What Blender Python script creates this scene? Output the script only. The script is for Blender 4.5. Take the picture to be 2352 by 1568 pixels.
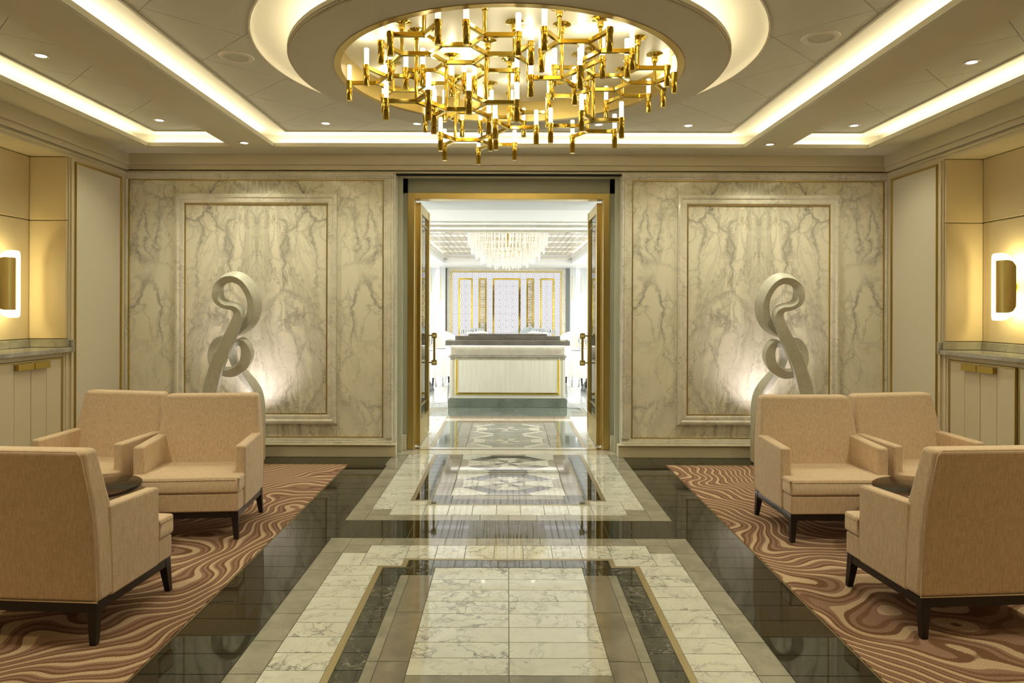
import bpy, bmesh, math, random
from mathutils import Vector, Matrix
random.seed(7)
PI = math.pi
for o in list(bpy.data.objects): bpy.data.objects.remove(o)
SC = bpy.context.scene
COL = SC.collection
F, EYE, VX, VY = 1600.0, 1.5, 1166.0, 706.0      # focal length in pixels of a 2352 wide frame, eye height, principal point

# ---------------------------------------------------------------- camera, world, exposure
cd = bpy.data.cameras.new('camera'); cam = bpy.data.objects.new('camera', cd); COL.objects.link(cam)
cd.sensor_width = 36.0; cd.lens = F / 2352 * 36.0
cd.shift_x = (1176 - VX) / 2352; cd.shift_y = -(784 - VY) / 2352
cd.clip_start = 0.05; cd.clip_end = 100
cam.matrix_world = Matrix.Translation((0, 0, EYE)) @ Matrix.Rotation(PI/2, 4, 'X') @ Matrix.Rotation(0.003, 4, 'Z')
SC.camera = cam
w = bpy.data.worlds.new('world'); SC.world = w; w.use_nodes = True
w.node_tree.nodes['Background'].inputs[0].default_value = (1, .93, .8, 1)
w.node_tree.nodes['Background'].inputs[1].default_value = 0.0
SC.view_settings.view_transform = 'Standard'; SC.view_settings.look = 'None'
SC.view_settings.gamma = 1; SC.view_settings.use_curve_mapping = False
SC.view_settings.exposure = 1.02
WARM = (1.0, .80, .50)
K = 1.0                      # overall lamp level

# ---------------------------------------------------------------- helpers
def fpt(x, y):               # floor point seen at a pixel
    y -= .003 * (x - VX); Y = F * EYE / (y - VY); return ((x - VX) * Y / F, Y)
def hpt(x, y, H):            # point H above the eye seen at a pixel
    y -= .003 * (x - VX); Y = F * H / (VY - y); return ((x - VX) * Y / F, Y)

def prop(o, label=None, cat=None, group=None, kind=None):
    if label: o['label'] = label
    if cat: o['category'] = cat
    if group: o['group'] = group
    if kind: o['kind'] = kind
    return o
def empty(name, loc=(0, 0, 0), rz=0, parent=None, **k):
    o = bpy.data.objects.new(name, None); COL.objects.link(o); o.location = loc; o.rotation_euler = (0, 0, rz)
    o.empty_display_size = .1
    if parent: o.parent = parent
    return prop(o, **k)
def obj(name, bm, mat, parent=None, loc=(0, 0, 0), rz=0, smooth=False, bev=0, seg=2, **k):
    me = bpy.data.meshes.new(name)
    bmesh.ops.recalc_face_normals(bm, faces=bm.faces); bm.to_mesh(me); bm.free()
    if mat: me.materials.append(mat)
    if smooth or bev:
        for p in me.polygons: p.use_smooth = True
    o = bpy.data.objects.new(name, me); COL.objects.link(o); o.location = loc; o.rotation_euler = (0, 0, rz)
    if smooth and not bev:
        try: me.set_sharp_from_angle(angle=math.radians(40))
        except Exception: pass
    if bev:
        b = o.modifiers.new('bevel', 'BEVEL'); b.width = bev; b.segments = seg; b.limit_method = 'ANGLE'; b.harden_normals = True
    if parent: o.parent = parent
    return prop(o, **k)
def inst(name, src, parent=None, loc=(0, 0, 0), rz=0, **k):
    o = src.copy(); o.name = name; COL.objects.link(o); o.parent = parent; o.location = loc; o.rotation_euler = (0, 0, rz)
    return prop(o, **k)
def copy_tree(o, parent=None):
    c = o.copy(); COL.objects.link(c); c.parent = parent
    for ch in list(o.children): copy_tree(ch, c)
    return c
def B(*boxes):
    bm = bmesh.new()
    for b in boxes: box(bm, *b)
    return bm
def hexa(bm, p):             # 8 points: bottom 4 ccw, top 4 ccw
    v = [bm.verts.new(q) for q in p]
    for f in ((0, 3, 2, 1), (4, 5, 6, 7), (0, 1, 5, 4), (1, 2, 6, 5), (2, 3, 7, 6), (3, 0, 4, 7)): bm.faces.new([v[i] for i in f])
    return v
def box(bm, x0, x1, y0, y1, z0, z1):
    return hexa(bm, [(x0, y0, z0), (x1, y0, z0), (x1, y1, z0), (x0, y1, z0), (x0, y0, z1), (x1, y0, z1), (x1, y1, z1), (x0, y1, z1)])
def prism(bm, pts, z0, z1):
    a = [bm.verts.new((x, y, z0)) for x, y in pts]; b = [bm.verts.new((x, y, z1)) for x, y in pts]
    n = len(pts); bm.faces.new(a[::-1]); bm.faces.new(b)
    for i in range(n): bm.faces.new((a[i], a[(i+1) % n], b[(i+1) % n], b[i]))
def lathe(bm, prof, n=24, cx=0, cy=0, cap=True, wob=None):
    rings = []
    for k, (r, z) in enumerate(prof):
        ring = []
        for i in range(n):
            a = 2 * PI * i / n; rr = r * (1 + (wob(k, a) if wob else 0))
            ring.append(bm.verts.new((cx + rr * math.cos(a), cy + rr * math.sin(a), z)))
        rings.append(ring)
    for a, b in zip(rings, rings[1:]):
        for i in range(n): bm.faces.new((a[i], a[(i+1) % n], b[(i+1) % n], b[i]))
    if cap:
        bm.faces.new(rings[0][::-1]); bm.faces.new(rings[-1])
def tube(bm, pts, r, n=8, closed=False):
    pts = [Vector(p) for p in pts]; rings = []; m = len(pts); up = None
    for i, p in enumerate(pts):
        a = pts[(i-1) % m] if (closed or i) else p; b = pts[(i+1) % m] if (closed or i < m-1) else p
        t = (b - a).normalized()
        if up is None: up = Vector((0, 0, 1)) if abs(t.z) < .9 else Vector((1, 0, 0))
        s = t.cross(up).normalized(); up = s.cross(t).normalized()
        rings.append([bm.verts.new(p + r * (math.cos(2*PI*j/n) * s + math.sin(2*PI*j/n) * up)) for j in range(n)])
    q = list(zip(rings, rings[1:])) + ([(rings[-1], rings[0])] if closed else [])
    for a, b in q:
        for j in range(n): bm.faces.new((a[j], a[(j+1) % n], b[(j+1) % n], b[j]))
    if not closed: bm.faces.new(rings[0][::-1]); bm.faces.new(rings[-1])
def frame(bm, mp, u0, u1, v0, v1, prof):     # profile (inset, height) swept round a rectangle
    rs = []
    for d, h in prof: rs.append([bm.verts.new(mp(u, v, h)) for u, v in ((u0+d, v0+d), (u1-d, v0+d), (u1-d, v1-d), (u0+d, v1-d))])
    for i in range(len(rs)):
        a, b = rs[i], rs[(i+1) % len(rs)]
        for j in range(4): bm.faces.new((a[j], a[(j+1) % 4], b[(j+1) % 4], b[j]))
def wallmap(Y): return lambda u, v, h: (u, Y - h, v)
def sidemap(X, s): return lambda u, v, h: (X - s*h, u, v)     # s=+1: right wall, room towards -x

# ---------------------------------------------------------------- materials
MATS = {}
def nt(name):
    m = bpy.data.materials.new(name); m.use_nodes = True; t = m.node_tree; p = t.nodes['Principled BSDF']
    MATS[name] = m; return m, t, p
def N(t, kind, **k):
    n = t.nodes.new(kind)
    for a, v in k.items():
        if a.startswith('i_'): n.inputs[a[2:].replace('_', ' ')].default_value = v
        else: setattr(n, a, v)
    return n
def L(t, a, b): t.links.new(a, b)
def rgb(c): return (c[0], c[1], c[2], 1)
def plain(name, c, rough=.5, metal=0, emit=None, es=0, bump=0, bscale=200, var=0, coat=0, spec=None, aniso=0, stretch=None):
    m, t, p = nt(name); p.inputs['Base Color'].default_value = rgb(c); p.inputs['Roughness'].default_value = rough; p.inputs['Metallic'].default_value = metal
    if emit: p.inputs['Emission Color'].default_value = rgb(emit); p.inputs['Emission Strength'].default_value = es
    if coat: p.inputs['Coat Weight'].default_value = coat; p.inputs['Coat Roughness'].default_value = .05
    if spec is not None: p.inputs['Specular IOR Level'].default_value = spec
    if bump or var:
        tc = N(t, 'ShaderNodeTexCoord'); nz = N(t, 'ShaderNodeTexNoise', i_Scale=bscale, i_Detail=4.0)
        v = tc.outputs['Object']
        if stretch:
            mp = N(t, 'ShaderNodeMapping'); mp.inputs['Scale'].default_value = stretch; L(t, v, mp.inputs[0]); v = mp.outputs[0]
        L(t, v, nz.inputs['Vector'])
        if bump:
            b = N(t, 'ShaderNodeBump', i_Strength=bump, i_Distance=.002); L(t, nz.outputs['Fac'], b.inputs['Height']); L(t, b.outputs[0], p.inputs['Normal'])
        if var:
            r = N(t, 'ShaderNodeValToRGB'); L(t, nz.outputs['Fac'], r.inputs[0])
            r.color_ramp.elements[0].position = .3; r.color_ramp.elements[1].position = .7
            r.color_ramp.elements[0].color = rgb([q*(1-var) for q in c]); r.color_ramp.elements[1].color = rgb([min(1, q*(1+var)) for q in c])
            L(t, r.outputs[0], p.inputs['Base Color'])
    return m
def emis(name, c, s):
    m, t, p = nt(name); p.inputs['Base Color'].default_value = rgb((.1, .1, .1)); p.inputs['Emission Color'].default_value = rgb(c); p.inputs['Emission Strength'].default_value = s
    return m
def mth(t, op, a, b=None, c=None, clamp=False):
    n = N(t, 'ShaderNodeMath', operation=op, use_clamp=clamp)
    for i, q in enumerate((a, b, c)):
        if q is None: continue
        if isinstance(q, (int, float)): n.inputs[i].default_value = q
        else: L(t, q, n.inputs[i])
    return n.outputs[0]
def mixc(t, f, a, b, bt='MIX'):
    n = N(t, 'ShaderNodeMix', data_type='RGBA', blend_type=bt)
    for i, q in ((0, f), (6, a), (7, b)):
        if isinstance(q, (int, float)): n.inputs[i].default_value = q
        elif isinstance(q, tuple): n.inputs[i].default_value = rgb(q)
        else: L(t, q, n.inputs[i])
    return n.outputs[2]
def ridge(t, vec, scale, detail, width, dist=0.0, rough=.55):   # thin lines where the noise crosses its middle
    nz = N(t, 'ShaderNodeTexNoise', i_Scale=scale, i_Detail=detail, i_Roughness=rough, i_Distortion=dist); L(t, vec, nz.inputs['Vector'])
    a = mth(t, 'ABSOLUTE', mth(t, 'SUBTRACT', nz.outputs['Fac'], .5))
    return mth(t, 'SUBTRACT', 1.0, mth(t, 'DIVIDE', a, width, clamp=True), clamp=True)
def marble(name, base, cloud, vein, scale=1.0, rough=.06, vw=.03, amt=.8, rnd=True, cl=.5, stretch=(1, 1, 1), thick=.35, spec=.95):
    m, t, p = nt(name); g = N(t, 'ShaderNodeNewGeometry'); v = g.outputs['Position']
    mp = N(t, 'ShaderNodeMapping'); mp.inputs['Scale'].default_value = stretch; L(t, v, mp.inputs[0]); v = mp.outputs[0]
    if rnd:
        oi = N(t, 'ShaderNodeObjectInfo'); cx = N(t, 'ShaderNodeCombineXYZ')
        L(t, mth(t, 'MULTIPLY', oi.outputs['Random'], 37.0), cx.inputs[0]); L(t, mth(t, 'MULTIPLY', oi.outputs['Random'], 91.0), cx.inputs[2])
        ad = N(t, 'ShaderNodeVectorMath', operation='ADD'); L(t, v, ad.inputs[0]); L(t, cx.outputs[0], ad.inputs[1]); v = ad.outputs[0]
    w1 = N(t, 'ShaderNodeTexNoise', i_Scale=1.7*scale, i_Detail=3.0); L(t, v, w1.inputs['Vector'])
    sc = N(t, 'ShaderNodeVectorMath', operation='SCALE'); sc.inputs[3].default_value = .55/scale; L(t, w1.outputs['Color'], sc.inputs[0])
    ad = N(t, 'ShaderNodeVectorMath', operation='ADD'); L(t, v, ad.inputs[0]); L(t, sc.outputs[0], ad.inputs[1]); v2 = ad.outputs[0]
    cn = N(t, 'ShaderNodeTexNoise', i_Scale=2.2*scale, i_Detail=5.0); L(t, v2, cn.inputs['Vector'])
    cr = N(t, 'ShaderNodeMapRange', i_From_Min=.42, i_From_Max=.68); L(t, cn.outputs['Fac'], cr.inputs[0])
    c = mixc(t, mth(t, 'MULTIPLY', cr.outputs[0], cl), base, cloud)
    r1 = ridge(t, v2, 2.6*scale, 6.0, vw); r2 = ridge(t, v2, 7.5*scale, 5.0, vw*1.1)
    mk = N(t, 'ShaderNodeTexNoise', i_Scale=1.3*scale, i_Detail=2.0); L(t, v, mk.inputs['Vector'])
    mr = N(t, 'ShaderNodeMapRange', i_From_Min=.4, i_From_Max=.62); L(t, mk.outputs['Fac'], mr.inputs[0])
    vv = mth(t, 'MAXIMUM', mth(t, 'MULTIPLY', r1, mth(t, 'ADD', .35, mth(t, 'MULTIPLY', mr.outputs[0], .65))), mth(t, 'MULTIPLY', mth(t, 'MULTIPLY', r2, mr.outputs[0]), .75))
    c = mixc(t, mth(t, 'MULTIPLY', mth(t, 'POWER', vv, 1.3), amt), c, vein)
    wide = ridge(t, v2, 1.9*scale, 4.0, vw*4)
    c = mixc(t, mth(t, 'MULTIPLY', wide, thick), c, cloud)
    L(t, c, p.inputs['Base Color']); p.inputs['Roughness'].default_value = rough
    p.inputs['Specular IOR Level'].default_value = spec
    return m
def wall_marble(name):       # book-matched wall slabs: the pattern mirrors about each panel's middle
    m, t, p = nt(name); g = N(t, 'ShaderNodeNewGeometry'); s = N(t, 'ShaderNodeSeparateXYZ'); L(t, g.outputs['Position'], s.inputs[0])
    ax = mth(t, 'ABSOLUTE', mth(t, 'SUBTRACT', mth(t, 'ABSOLUTE', s.outputs[0]), 2.53))
    z = s.outputs[2]
    oi = N(t, 'ShaderNodeObjectInfo')
    # inside the inner frame the veins fan out downwards; outside they form a loose net
    u = mth(t, 'DIVIDE', ax, mth(t, 'SUBTRACT', 3.6, z))
    cv = N(t, 'ShaderNodeCombineXYZ'); L(t, mth(t, 'MULTIPLY', u, 4.2), cv.inputs[0]); L(t, mth(t, 'MULTIPLY', z, .35), cv.inputs[2]); cv.inputs[1].default_value = .7
    w1 = N(t, 'ShaderNodeTexNoise', i_Scale=1.6, i_Detail=9.0, i_Roughness=.62)
    cz = N(t, 'ShaderNodeCombineXYZ'); L(t, ax, cz.inputs[0]); L(t, z, cz.inputs[2]); cz.inputs[1].default_value = 3.3
    L(t, cz.outputs[0], w1.inputs['Vector'])
    sc = N(t, 'ShaderNodeVectorMath', operation='SCALE'); sc.inputs[3].default_value = .38; L(t, w1.outputs['Color'], sc.inputs[0])
    a1 = N(t, 'ShaderNodeVectorMath', operation='ADD'); L(t, cv.outputs[0], a1.inputs[0]); L(t, sc.outputs[0], a1.inputs[1]); vf = a1.outputs[0]
    sc2 = N(t, 'ShaderNodeVectorMath', operation='SCALE'); sc2.inputs[3].default_value = .75; L(t, w1.outputs['Color'], sc2.inputs[0])
    mp = N(t, 'ShaderNodeMapping'); mp.inputs['Scale'].default_value = (1.25, 1, .62); L(t, cz.outputs[0], mp.inputs[0])
    a2 = N(t, 'ShaderNodeVectorMath', operation='ADD'); L(t, mp.outputs[0], a2.inputs[0]); L(t, sc2.outputs[0], a2.inputs[1]); vn = a2.outputs[0]
    base, cloud, vein, rust = (.90, .865, .745), (.46, .45, .39), (.20, .195, .18), (.42, .27, .12)
    # breccia-like net of soft veins round pale cells
    vo = N(t, 'ShaderNodeTexVoronoi', i_Scale=2.3, feature='DISTANCE_TO_EDGE'); L(t, vn, vo.inputs['Vector'])
    vo2 = N(t, 'ShaderNodeTexVoronoi', i_Scale=5.5, feature='DISTANCE_TO_EDGE'); L(t, vn, vo2.inputs['Vector'])
    def edge(o, wd): return mth(t, 'SUBTRACT', 1.0, mth(t, 'DIVIDE', o, wd, clamp=True), clamp=True)
    mk = N(t, 'ShaderNodeTexNoise', i_Scale=1.5, i_Detail=3.0); L(t, cz.outputs[0], mk.inputs['Vector'])
    mr = N(t, 'ShaderNodeMapRange', i_From_Min=.42, i_From_Max=.60); L(t, mk.outputs['Fac'], mr.inputs[0])
    mq = N(t, 'ShaderNodeTexNoise', i_Scale=5.0, i_Detail=4.0); L(t, cz.outputs[0], mq.inputs['Vector'])
    mw = N(t, 'ShaderNodeMapRange', i_From_Min=.40, i_From_Max=.62); L(t, mq.outputs['Fac'], mw.inputs[0])
    c = mixc(t, mth(t, 'MULTIPLY', edge(vo.outputs['Distance'], .085), mth(t, 'ADD', .12, mth(t, 'MULTIPLY', mr.outputs[0], .80))), base, cloud)
    c = mixc(t, mth(t, 'MULTIPLY', edge(vo2.outputs['Distance'], .12), mth(t, 'MULTIPLY', mr.outputs[0], .40)), c, cloud)
    c = mixc(t, mth(t, 'MULTIPLY', mth(t, 'MULTIPLY', edge(vo.outputs['Distance'], .016), mw.outputs[0]), mth(t, 'ADD', .35, mth(t, 'MULTIPLY', mr.outputs[0], .6))), c, vein)
    c = mixc(t, mth(t, 'MULTIPLY', mth(t, 'MULTIPLY', edge(vo2.outputs['Distance'], .022), mr.outputs[0]), mth(t, 'MULTIPLY', mw.outputs[0], .55)), c, vein)
    # fan streaks near the middle
    fm = N(t, 'ShaderNodeMapRange', i_From_Min=.48, i_From_Max=.20, i_To_Min=0.0, i_To_Max=1.0); L(t, u, fm.inputs[0])
    f1 = ridge(t, vf, 2.2, 5.0, .07); f2 = ridge(t, vf, 3.6, 7.0, .018)
    cn = N(t, 'ShaderNodeTexNoise', i_Scale=1.7, i_Detail=5.0); L(t, vf, cn.inputs['Vector'])
    cr = N(t, 'ShaderNodeMapRange', i_From_Min=.44, i_From_Max=.66); L(t, cn.outputs['Fac'], cr.inputs[0])
    c = mixc(t, mth(t, 'MULTIPLY', mth(t, 'MULTIPLY', cr.outputs[0], fm.outputs[0]), .65), c, (.55, .52, .42))
    c = mixc(t, mth(t, 'MULTIPLY', mth(t, 'MULTIPLY', f1, fm.outputs[0]), .4), c, cloud)
    c = mixc(t, mth(t, 'MULTIPLY', mth(t, 'MULTIPLY', f2, fm.outputs[0]), .6), c, (.36, .32, .25))
    # rust threads near the top
    rz = ridge(t, vn, 3.1, 5.0, .012); rm = N(t, 'ShaderNodeMapRange', i_From_Min=2.2, i_From_Max=2.8); L(t, z, rm.inputs[0])
    c = mixc(t, mth(t, 'MULTIPLY', mth(t, 'MULTIPLY', rz, rm.outputs[0]), .7), c, rust)
    L(t, c, p.inputs['Base Color']); p.inputs['Roughness'].default_value = .07; p.inputs['Specular IOR Level'].default_value = .55
    return m
def carpet_mat(name):
    m, t, p = nt(name); g = N(t, 'ShaderNodeNewGeometry'); s = N(t, 'ShaderNodeSeparateXYZ'); L(t, g.outputs['Position'], s.inputs[0])
    n1 = N(t, 'ShaderNodeTexNoise', i_Scale=.95, i_Detail=0.0, i_Distortion=.35); L(t, g.outputs['Position'], n1.inputs['Vector'])
    n2 = N(t, 'ShaderNodeTexNoise', i_Scale=3.4, i_Detail=0.0); L(t, g.outputs['Position'], n2.inputs['Vector'])
    ph = mth(t, 'ADD', mth(t, 'MULTIPLY', n1.outputs['Fac'], 16.0), mth(t, 'MULTIPLY', n2.outputs['Fac'], 3.2))
    ax = mth(t, 'ABSOLUTE', s.outputs[0])
    ph = mth(t, 'ADD', ph, mth(t, 'MULTIPLY', ax, 9.5)); ph = mth(t, 'ADD', ph, mth(t, 'MULTIPLY', s.outputs[1], 5.5))
    fr = mth(t, 'FRACT', ph)
    # tufts make the edges of the stripes ragged
    tf = N(t, 'ShaderNodeTexNoise', i_Scale=170.0, i_Detail=2.0); L(t, g.outputs['Position'], tf.inputs['Vector'])
    fr = mth(t, 'ADD', fr, mth(t, 'MULTIPLY', mth(t, 'SUBTRACT', tf.outputs['Fac'], .5), .10))
    r = N(t, 'ShaderNodeValToRGB'); r.color_ramp.interpolation = 'CONSTANT'; L(t, fr, r.inputs[0])
    e = r.color_ramp.elements
    e[0].position = 0; e[0].color = rgb((.58, .43, .30))
    e[1].position = .30; e[1].color = rgb((.20, .105, .06))
    for q, c in ((.50, (.33, .20, .145)), (.70, (.22, .12, .075)), (.84, (.33, .20, .145))):
        x = e.new(q); x.color = rgb(c)
    fl = N(t, 'ShaderNodeMapRange', i_From_Min=.3, i_From_Max=.7, i_To_Min=.75, i_To_Max=1.2); L(t, tf.outputs['Fac'], fl.inputs[0])
    hs = N(t, 'ShaderNodeHueSaturation'); L(t, r.outputs[0], hs.inputs['Color']); L(t, fl.outputs[0], hs.inputs['Value'])
    L(t, hs.outputs[0], p.inputs['Base Color']); p.inputs['Roughness'].default_value = .95; p.inputs['Specular IOR Level'].default_value = .1
    b = N(t, 'ShaderNodeBump', i_Strength=.7, i_Distance=.004); L(t, tf.outputs['Fac'], b.inputs['Height']); L(t, b.outputs[0], p.inputs['Normal'])
    return m
def fabric_mat(name, c, c2):
    m, t, p = nt(name); tc = N(t, 'ShaderNodeTexCoord')
    mp = N(t, 'ShaderNodeMapping'); mp.inputs['Scale'].default_value = (150, 150, 22); L(t, tc.outputs['Object'], mp.inputs[0])
    n1 = N(t, 'ShaderNodeTexNoise', i_Scale=1.0, i_Detail=3.0); L(t, mp.outputs[0], n1.inputs['Vector'])
    mp2 = N(t, 'ShaderNodeMapping'); mp2.inputs['Scale'].default_value = (40, 40, 260); L(t, tc.outputs['Object'], mp2.inputs[0])
    n2 = N(t, 'ShaderNodeTexNoise', i_Scale=1.0, i_Detail=2.0); L(t, mp2.outputs[0], n2.inputs['Vector'])
    s = mth(t, 'ADD', mth(t, 'MULTIPLY', n1.outputs['Fac'], .65), mth(t, 'MULTIPLY', n2.outputs['Fac'], .35))
    mr = N(t, 'ShaderNodeMapRange', i_From_Min=.36, i_From_Max=.62); L(t, s, mr.inputs[0])
    L(t, mixc(t, mr.outputs[0], c, c2), p.inputs['Base Color'])
    b = N(t, 'ShaderNodeBump', i_Strength=.35, i_Distance=.002); L(t, s, b.inputs['Height']); L(t, b.outputs[0], p.inputs['Normal'])
    p.inputs['Roughness'].default_value = .85; p.inputs['Sheen Weight'].default_value = .25; p.inputs['Specular IOR Level'].default_value = .2
    return m
def glassy(name, c, rough=0.0, tr=.85):
    m, t, p = nt(name); p.inputs['Base Color'].default_value = rgb(c); p.inputs['Roughness'].default_value = rough
    lw = N(t, 'ShaderNodeFresnel', i_IOR=1.45); tp = N(t, 'ShaderNodeBsdfTransparent'); tp.inputs[0].default_value = rgb(c)
    gl = N(t, 'ShaderNodeBsdfGlossy'); gl.inputs['Roughness'].default_value = rough
    mx = N(t, 'ShaderNodeMixShader'); L(t, mth(t, 'ADD', mth(t, 'MULTIPLY', lw.outputs[0], 1.0), 1-tr, clamp=True), mx.inputs[0])
    L(t, tp.outputs[0], mx.inputs[1]); L(t, gl.outputs[0], mx.inputs[2])
    out = [n for n in t.nodes if n.type == 'OUTPUT_MATERIAL'][0]; L(t, mx.outputs[0], out.inputs[0])
    return m
def crystal_mat(name, c, lo, hi, sc=90.0):
    m, t, p = nt(name); tc = N(t, 'ShaderNodeTexCoord'); oi = N(t, 'ShaderNodeObjectInfo')
    ad = N(t, 'ShaderNodeVectorMath', operation='ADD'); L(t, tc.outputs['Object'], ad.inputs[0]); L(t, oi.outputs['Random'], ad.inputs[1])
    v = N(t, 'ShaderNodeTexVoronoi', i_Scale=sc, feature='DISTANCE_TO_EDGE'); L(t, ad.outputs[0], v.inputs['Vector'])
    mr = N(t, 'ShaderNodeMapRange', i_From_Min=.0, i_From_Max=.12, i_To_Min=hi, i_To_Max=lo); L(t, v.outputs['Distance'], mr.inputs[0])
    p.inputs['Base Color'].default_value = rgb((.85, .85, .8)); p.inputs['Roughness'].default_value = .05
    p.inputs['Emission Color'].default_value = rgb(c); L(t, mr.outputs[0], p.inputs['Emission Strength'])
    b = N(t, 'ShaderNodeBump', i_Strength=.6, i_Distance=.003); L(t, v.outputs['Distance'], b.inputs['Height']); L(t, b.outputs[0], p.inputs['Normal'])
    tp = N(t, 'ShaderNodeBsdfTransparent'); mx = N(t, 'ShaderNodeMixShader'); mx.inputs[0].default_value = .62
    L(t, tp.outputs[0], mx.inputs[1]); L(t, p.outputs[0], mx.inputs[2])
    out = [n for n in t.nodes if n.type == 'OUTPUT_MATERIAL'][0]; L(t, mx.outputs[0], out.inputs[0])
    return m

plaster = plain('ceiling_plaster', (.66, .62, .50), .8, bump=.1, bscale=60)
panelm = plain('ceiling_panel', (.64, .62, .52), .7, bump=.15, bscale=300)
covem = plain('cove_plaster', (.78, .73, .62), .8)
cream = plain('cream_lacquer', (.67, .60, .44), .42, bump=.05, bscale=80)
leather = plain('cream_leather', (.68, .57, .37), .5, bump=.25, bscale=500)
linen = plain('linen_wall_panel', (.70, .65, .54), .75, bump=.35, bscale=420, var=.05)
brass = plain('polished_brass', (.68, .50, .10), .09, 1)
brushed = plain('brushed_brass', (.60, .46, .17), .30, 1, bump=.2, bscale=300, stretch=(1, 1, .03))
satin = plain('satin_brass', (.56, .43, .15), .36, 1)
pullm = plain('yellow_brass_pull', (.46, .34, .07), .42, .8)
floorbrass = plain('floor_brass', (.48, .41, .25), .35, 1)
steel = plain('grey_green_lacquer', (.56, .58, .48), .35)
darkslot = plain('dark_slot', (.01, .01, .01), .8)
wood = plain('dark_stained_wood', (.016, .010, .009), .3, var=.3, bscale=30, stretch=(4, 4, .4))
fabric = fabric_mat('beige_chenille', (.80, .635, .47), (.65, .485, .325))
wmarb = wall_marble('bookmatched_marble')
trimm = marble('marble_moulding', (.88, .84, .74), (.62, .59, .51), (.30, .29, .26), 2.0, .08, .022, .6, cl=.25, spec=.6)
fwhite = marble('white_marble_tile', (.76, .80, .77), (.58, .58, .55), (.13, .14, .14), 1.7, .04, .022, .95, cl=.30, thick=.32)
fgrey = marble('grey_marble_tile', (.34, .33, .28), (.22, .215, .18), (.42, .37, .30), 3.0, .05, .02, .45, cl=.8, thick=.2)
fgrey2 = marble('brown_grey_marble_tile', (.28, .26, .22), (.175, .155, .125), (.36, .29, .21), 2.0, .05, .018, .5, cl=.8, thick=.2)
fblack = marble('black_marble_tile', (.018, .022, .018), (.032, .040, .033), (.50, .50, .46), 2.8, .04, .014, .75, cl=.5, thick=.05)
fplain = marble('plain_black_tile', (.016, .017, .010), (.024, .024, .014), (.07, .065, .045), 1.2, .035, .01, .25, cl=.5, thick=.1, spec=.65)
fgreen = marble('green_grey_marble', (.20, .23, .185), (.13, .155, .12), (.07, .085, .06), 1.4, .06, .02, .6, cl=.9, thick=.3)
fcream = marble('cream_marble', (.66, .62, .50), (.5, .45, .36), (.36, .28, .2), 2.0, .06, .02, .4, cl=.4)
counterm = marble('grey_marble_counter', (.45, .43, .36), (.28, .27, .22), (.18, .17, .14), 3.0, .1, .03, .6, cl=.9)
deskm = marble('dark_desk_marble', (.20, .185, .155), (.13, .12, .10), (.3, .27, .2), 3.0, .12, .03, .4, cl=.7)
grout = plain('grout', (.26, .25, .19), .6)
carpetm = carpet_mat('wavy_carpet')
sculptm = plain('grey_stone_resin', (.62, .63, .56), .38, bump=.15, bscale=40, var=.08)
led = emis('cove_led', (1, .93, .68), 6.2*K)
lampface = emis('downlight_lens', (1, .95, .85), 3)
opal = emis('opal_glass', (1, .90, .50), 1.15)
crystal = crystal_mat('lit_crystal', (1, .95, .80), .20, 1.0, 90)
ledring = emis('ring_led', (1, .93, .67), 8*K)
reflect_ceiling = plain('pearl_ceiling', (.74, .71, .58), .35, bump=.12, bscale=5)
pane = glassy('door_glass', (.93, .97, .93), 0, .93)
smoke = glassy('smoked_glass', (.66, .53, .44), .08, .985)
clear = glassy('clear_glass', (.95, .97, .97), 0, .8)
white = plain('white_paint', (.82, .82, .80), .5)
palegrey = plain('pale_grey_panel', (.62, .65, .64), .5, var=.04, bscale=50)
whitelin = plain('white_linen', (.88, .88, .86), .8)
greyleather = plain('grey_green_leather', (.36, .40, .40), .5)
creamleather = plain('pale_cream_leather', (.72, .70, .64), .5)
latt = plain('lattice_metal', (.15, .13, .14), .6)
backlit = emis('backlit_panel', (1, .98, 1.0), .60)
blackpaint = plain('black_lacquer', (.01, .01, .012), .3)
whitestrip = emis('wall_light_strip', (1, 1, 1), 1.5)

# ================================================================ FLOOR
X0 = .010
floor = obj('floor', B((-4.3, 4.3, -1.6, 7.35, -.12, -.004), (-5.5, 5.5, 7.35, 22.1, -.12, -.004)), grout, kind='structure')
GAP = .002
def tile(nm, x0, x1, y0, y1, m):
    return obj(nm, B((x0+GAP, x1-GAP, y0+GAP, y1-GAP, -.012, 0)), m, floor)
def ptile(nm, pts, m, sh=.0015):
    c = (sum(p[0] for p in pts)/len(pts), sum(p[1] for p in pts)/len(pts))
    q = []
    for x, y in pts:
        d = math.hypot(x-c[0], y-c[1]) or 1; q.append((x-(x-c[0])/d*sh*1.4, y-(y-c[1])/d*sh*1.4))
    bm = bmesh.new(); prism(bm, q, -.012, 0); return obj(nm, bm, m, floor)
def steps(a, b, d):
    n = max(1, round((b-a)/d)); return [(a+(b-a)*i/n, a+(b-a)*(i+1)/n) for i in range(n)]
def brass_strip(x0, x1, y0, y1): obj('brass_inlay', B((x0, x1, y0, y1, -.012, .0006)), floorbrass, floor)
T = .1428
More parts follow.
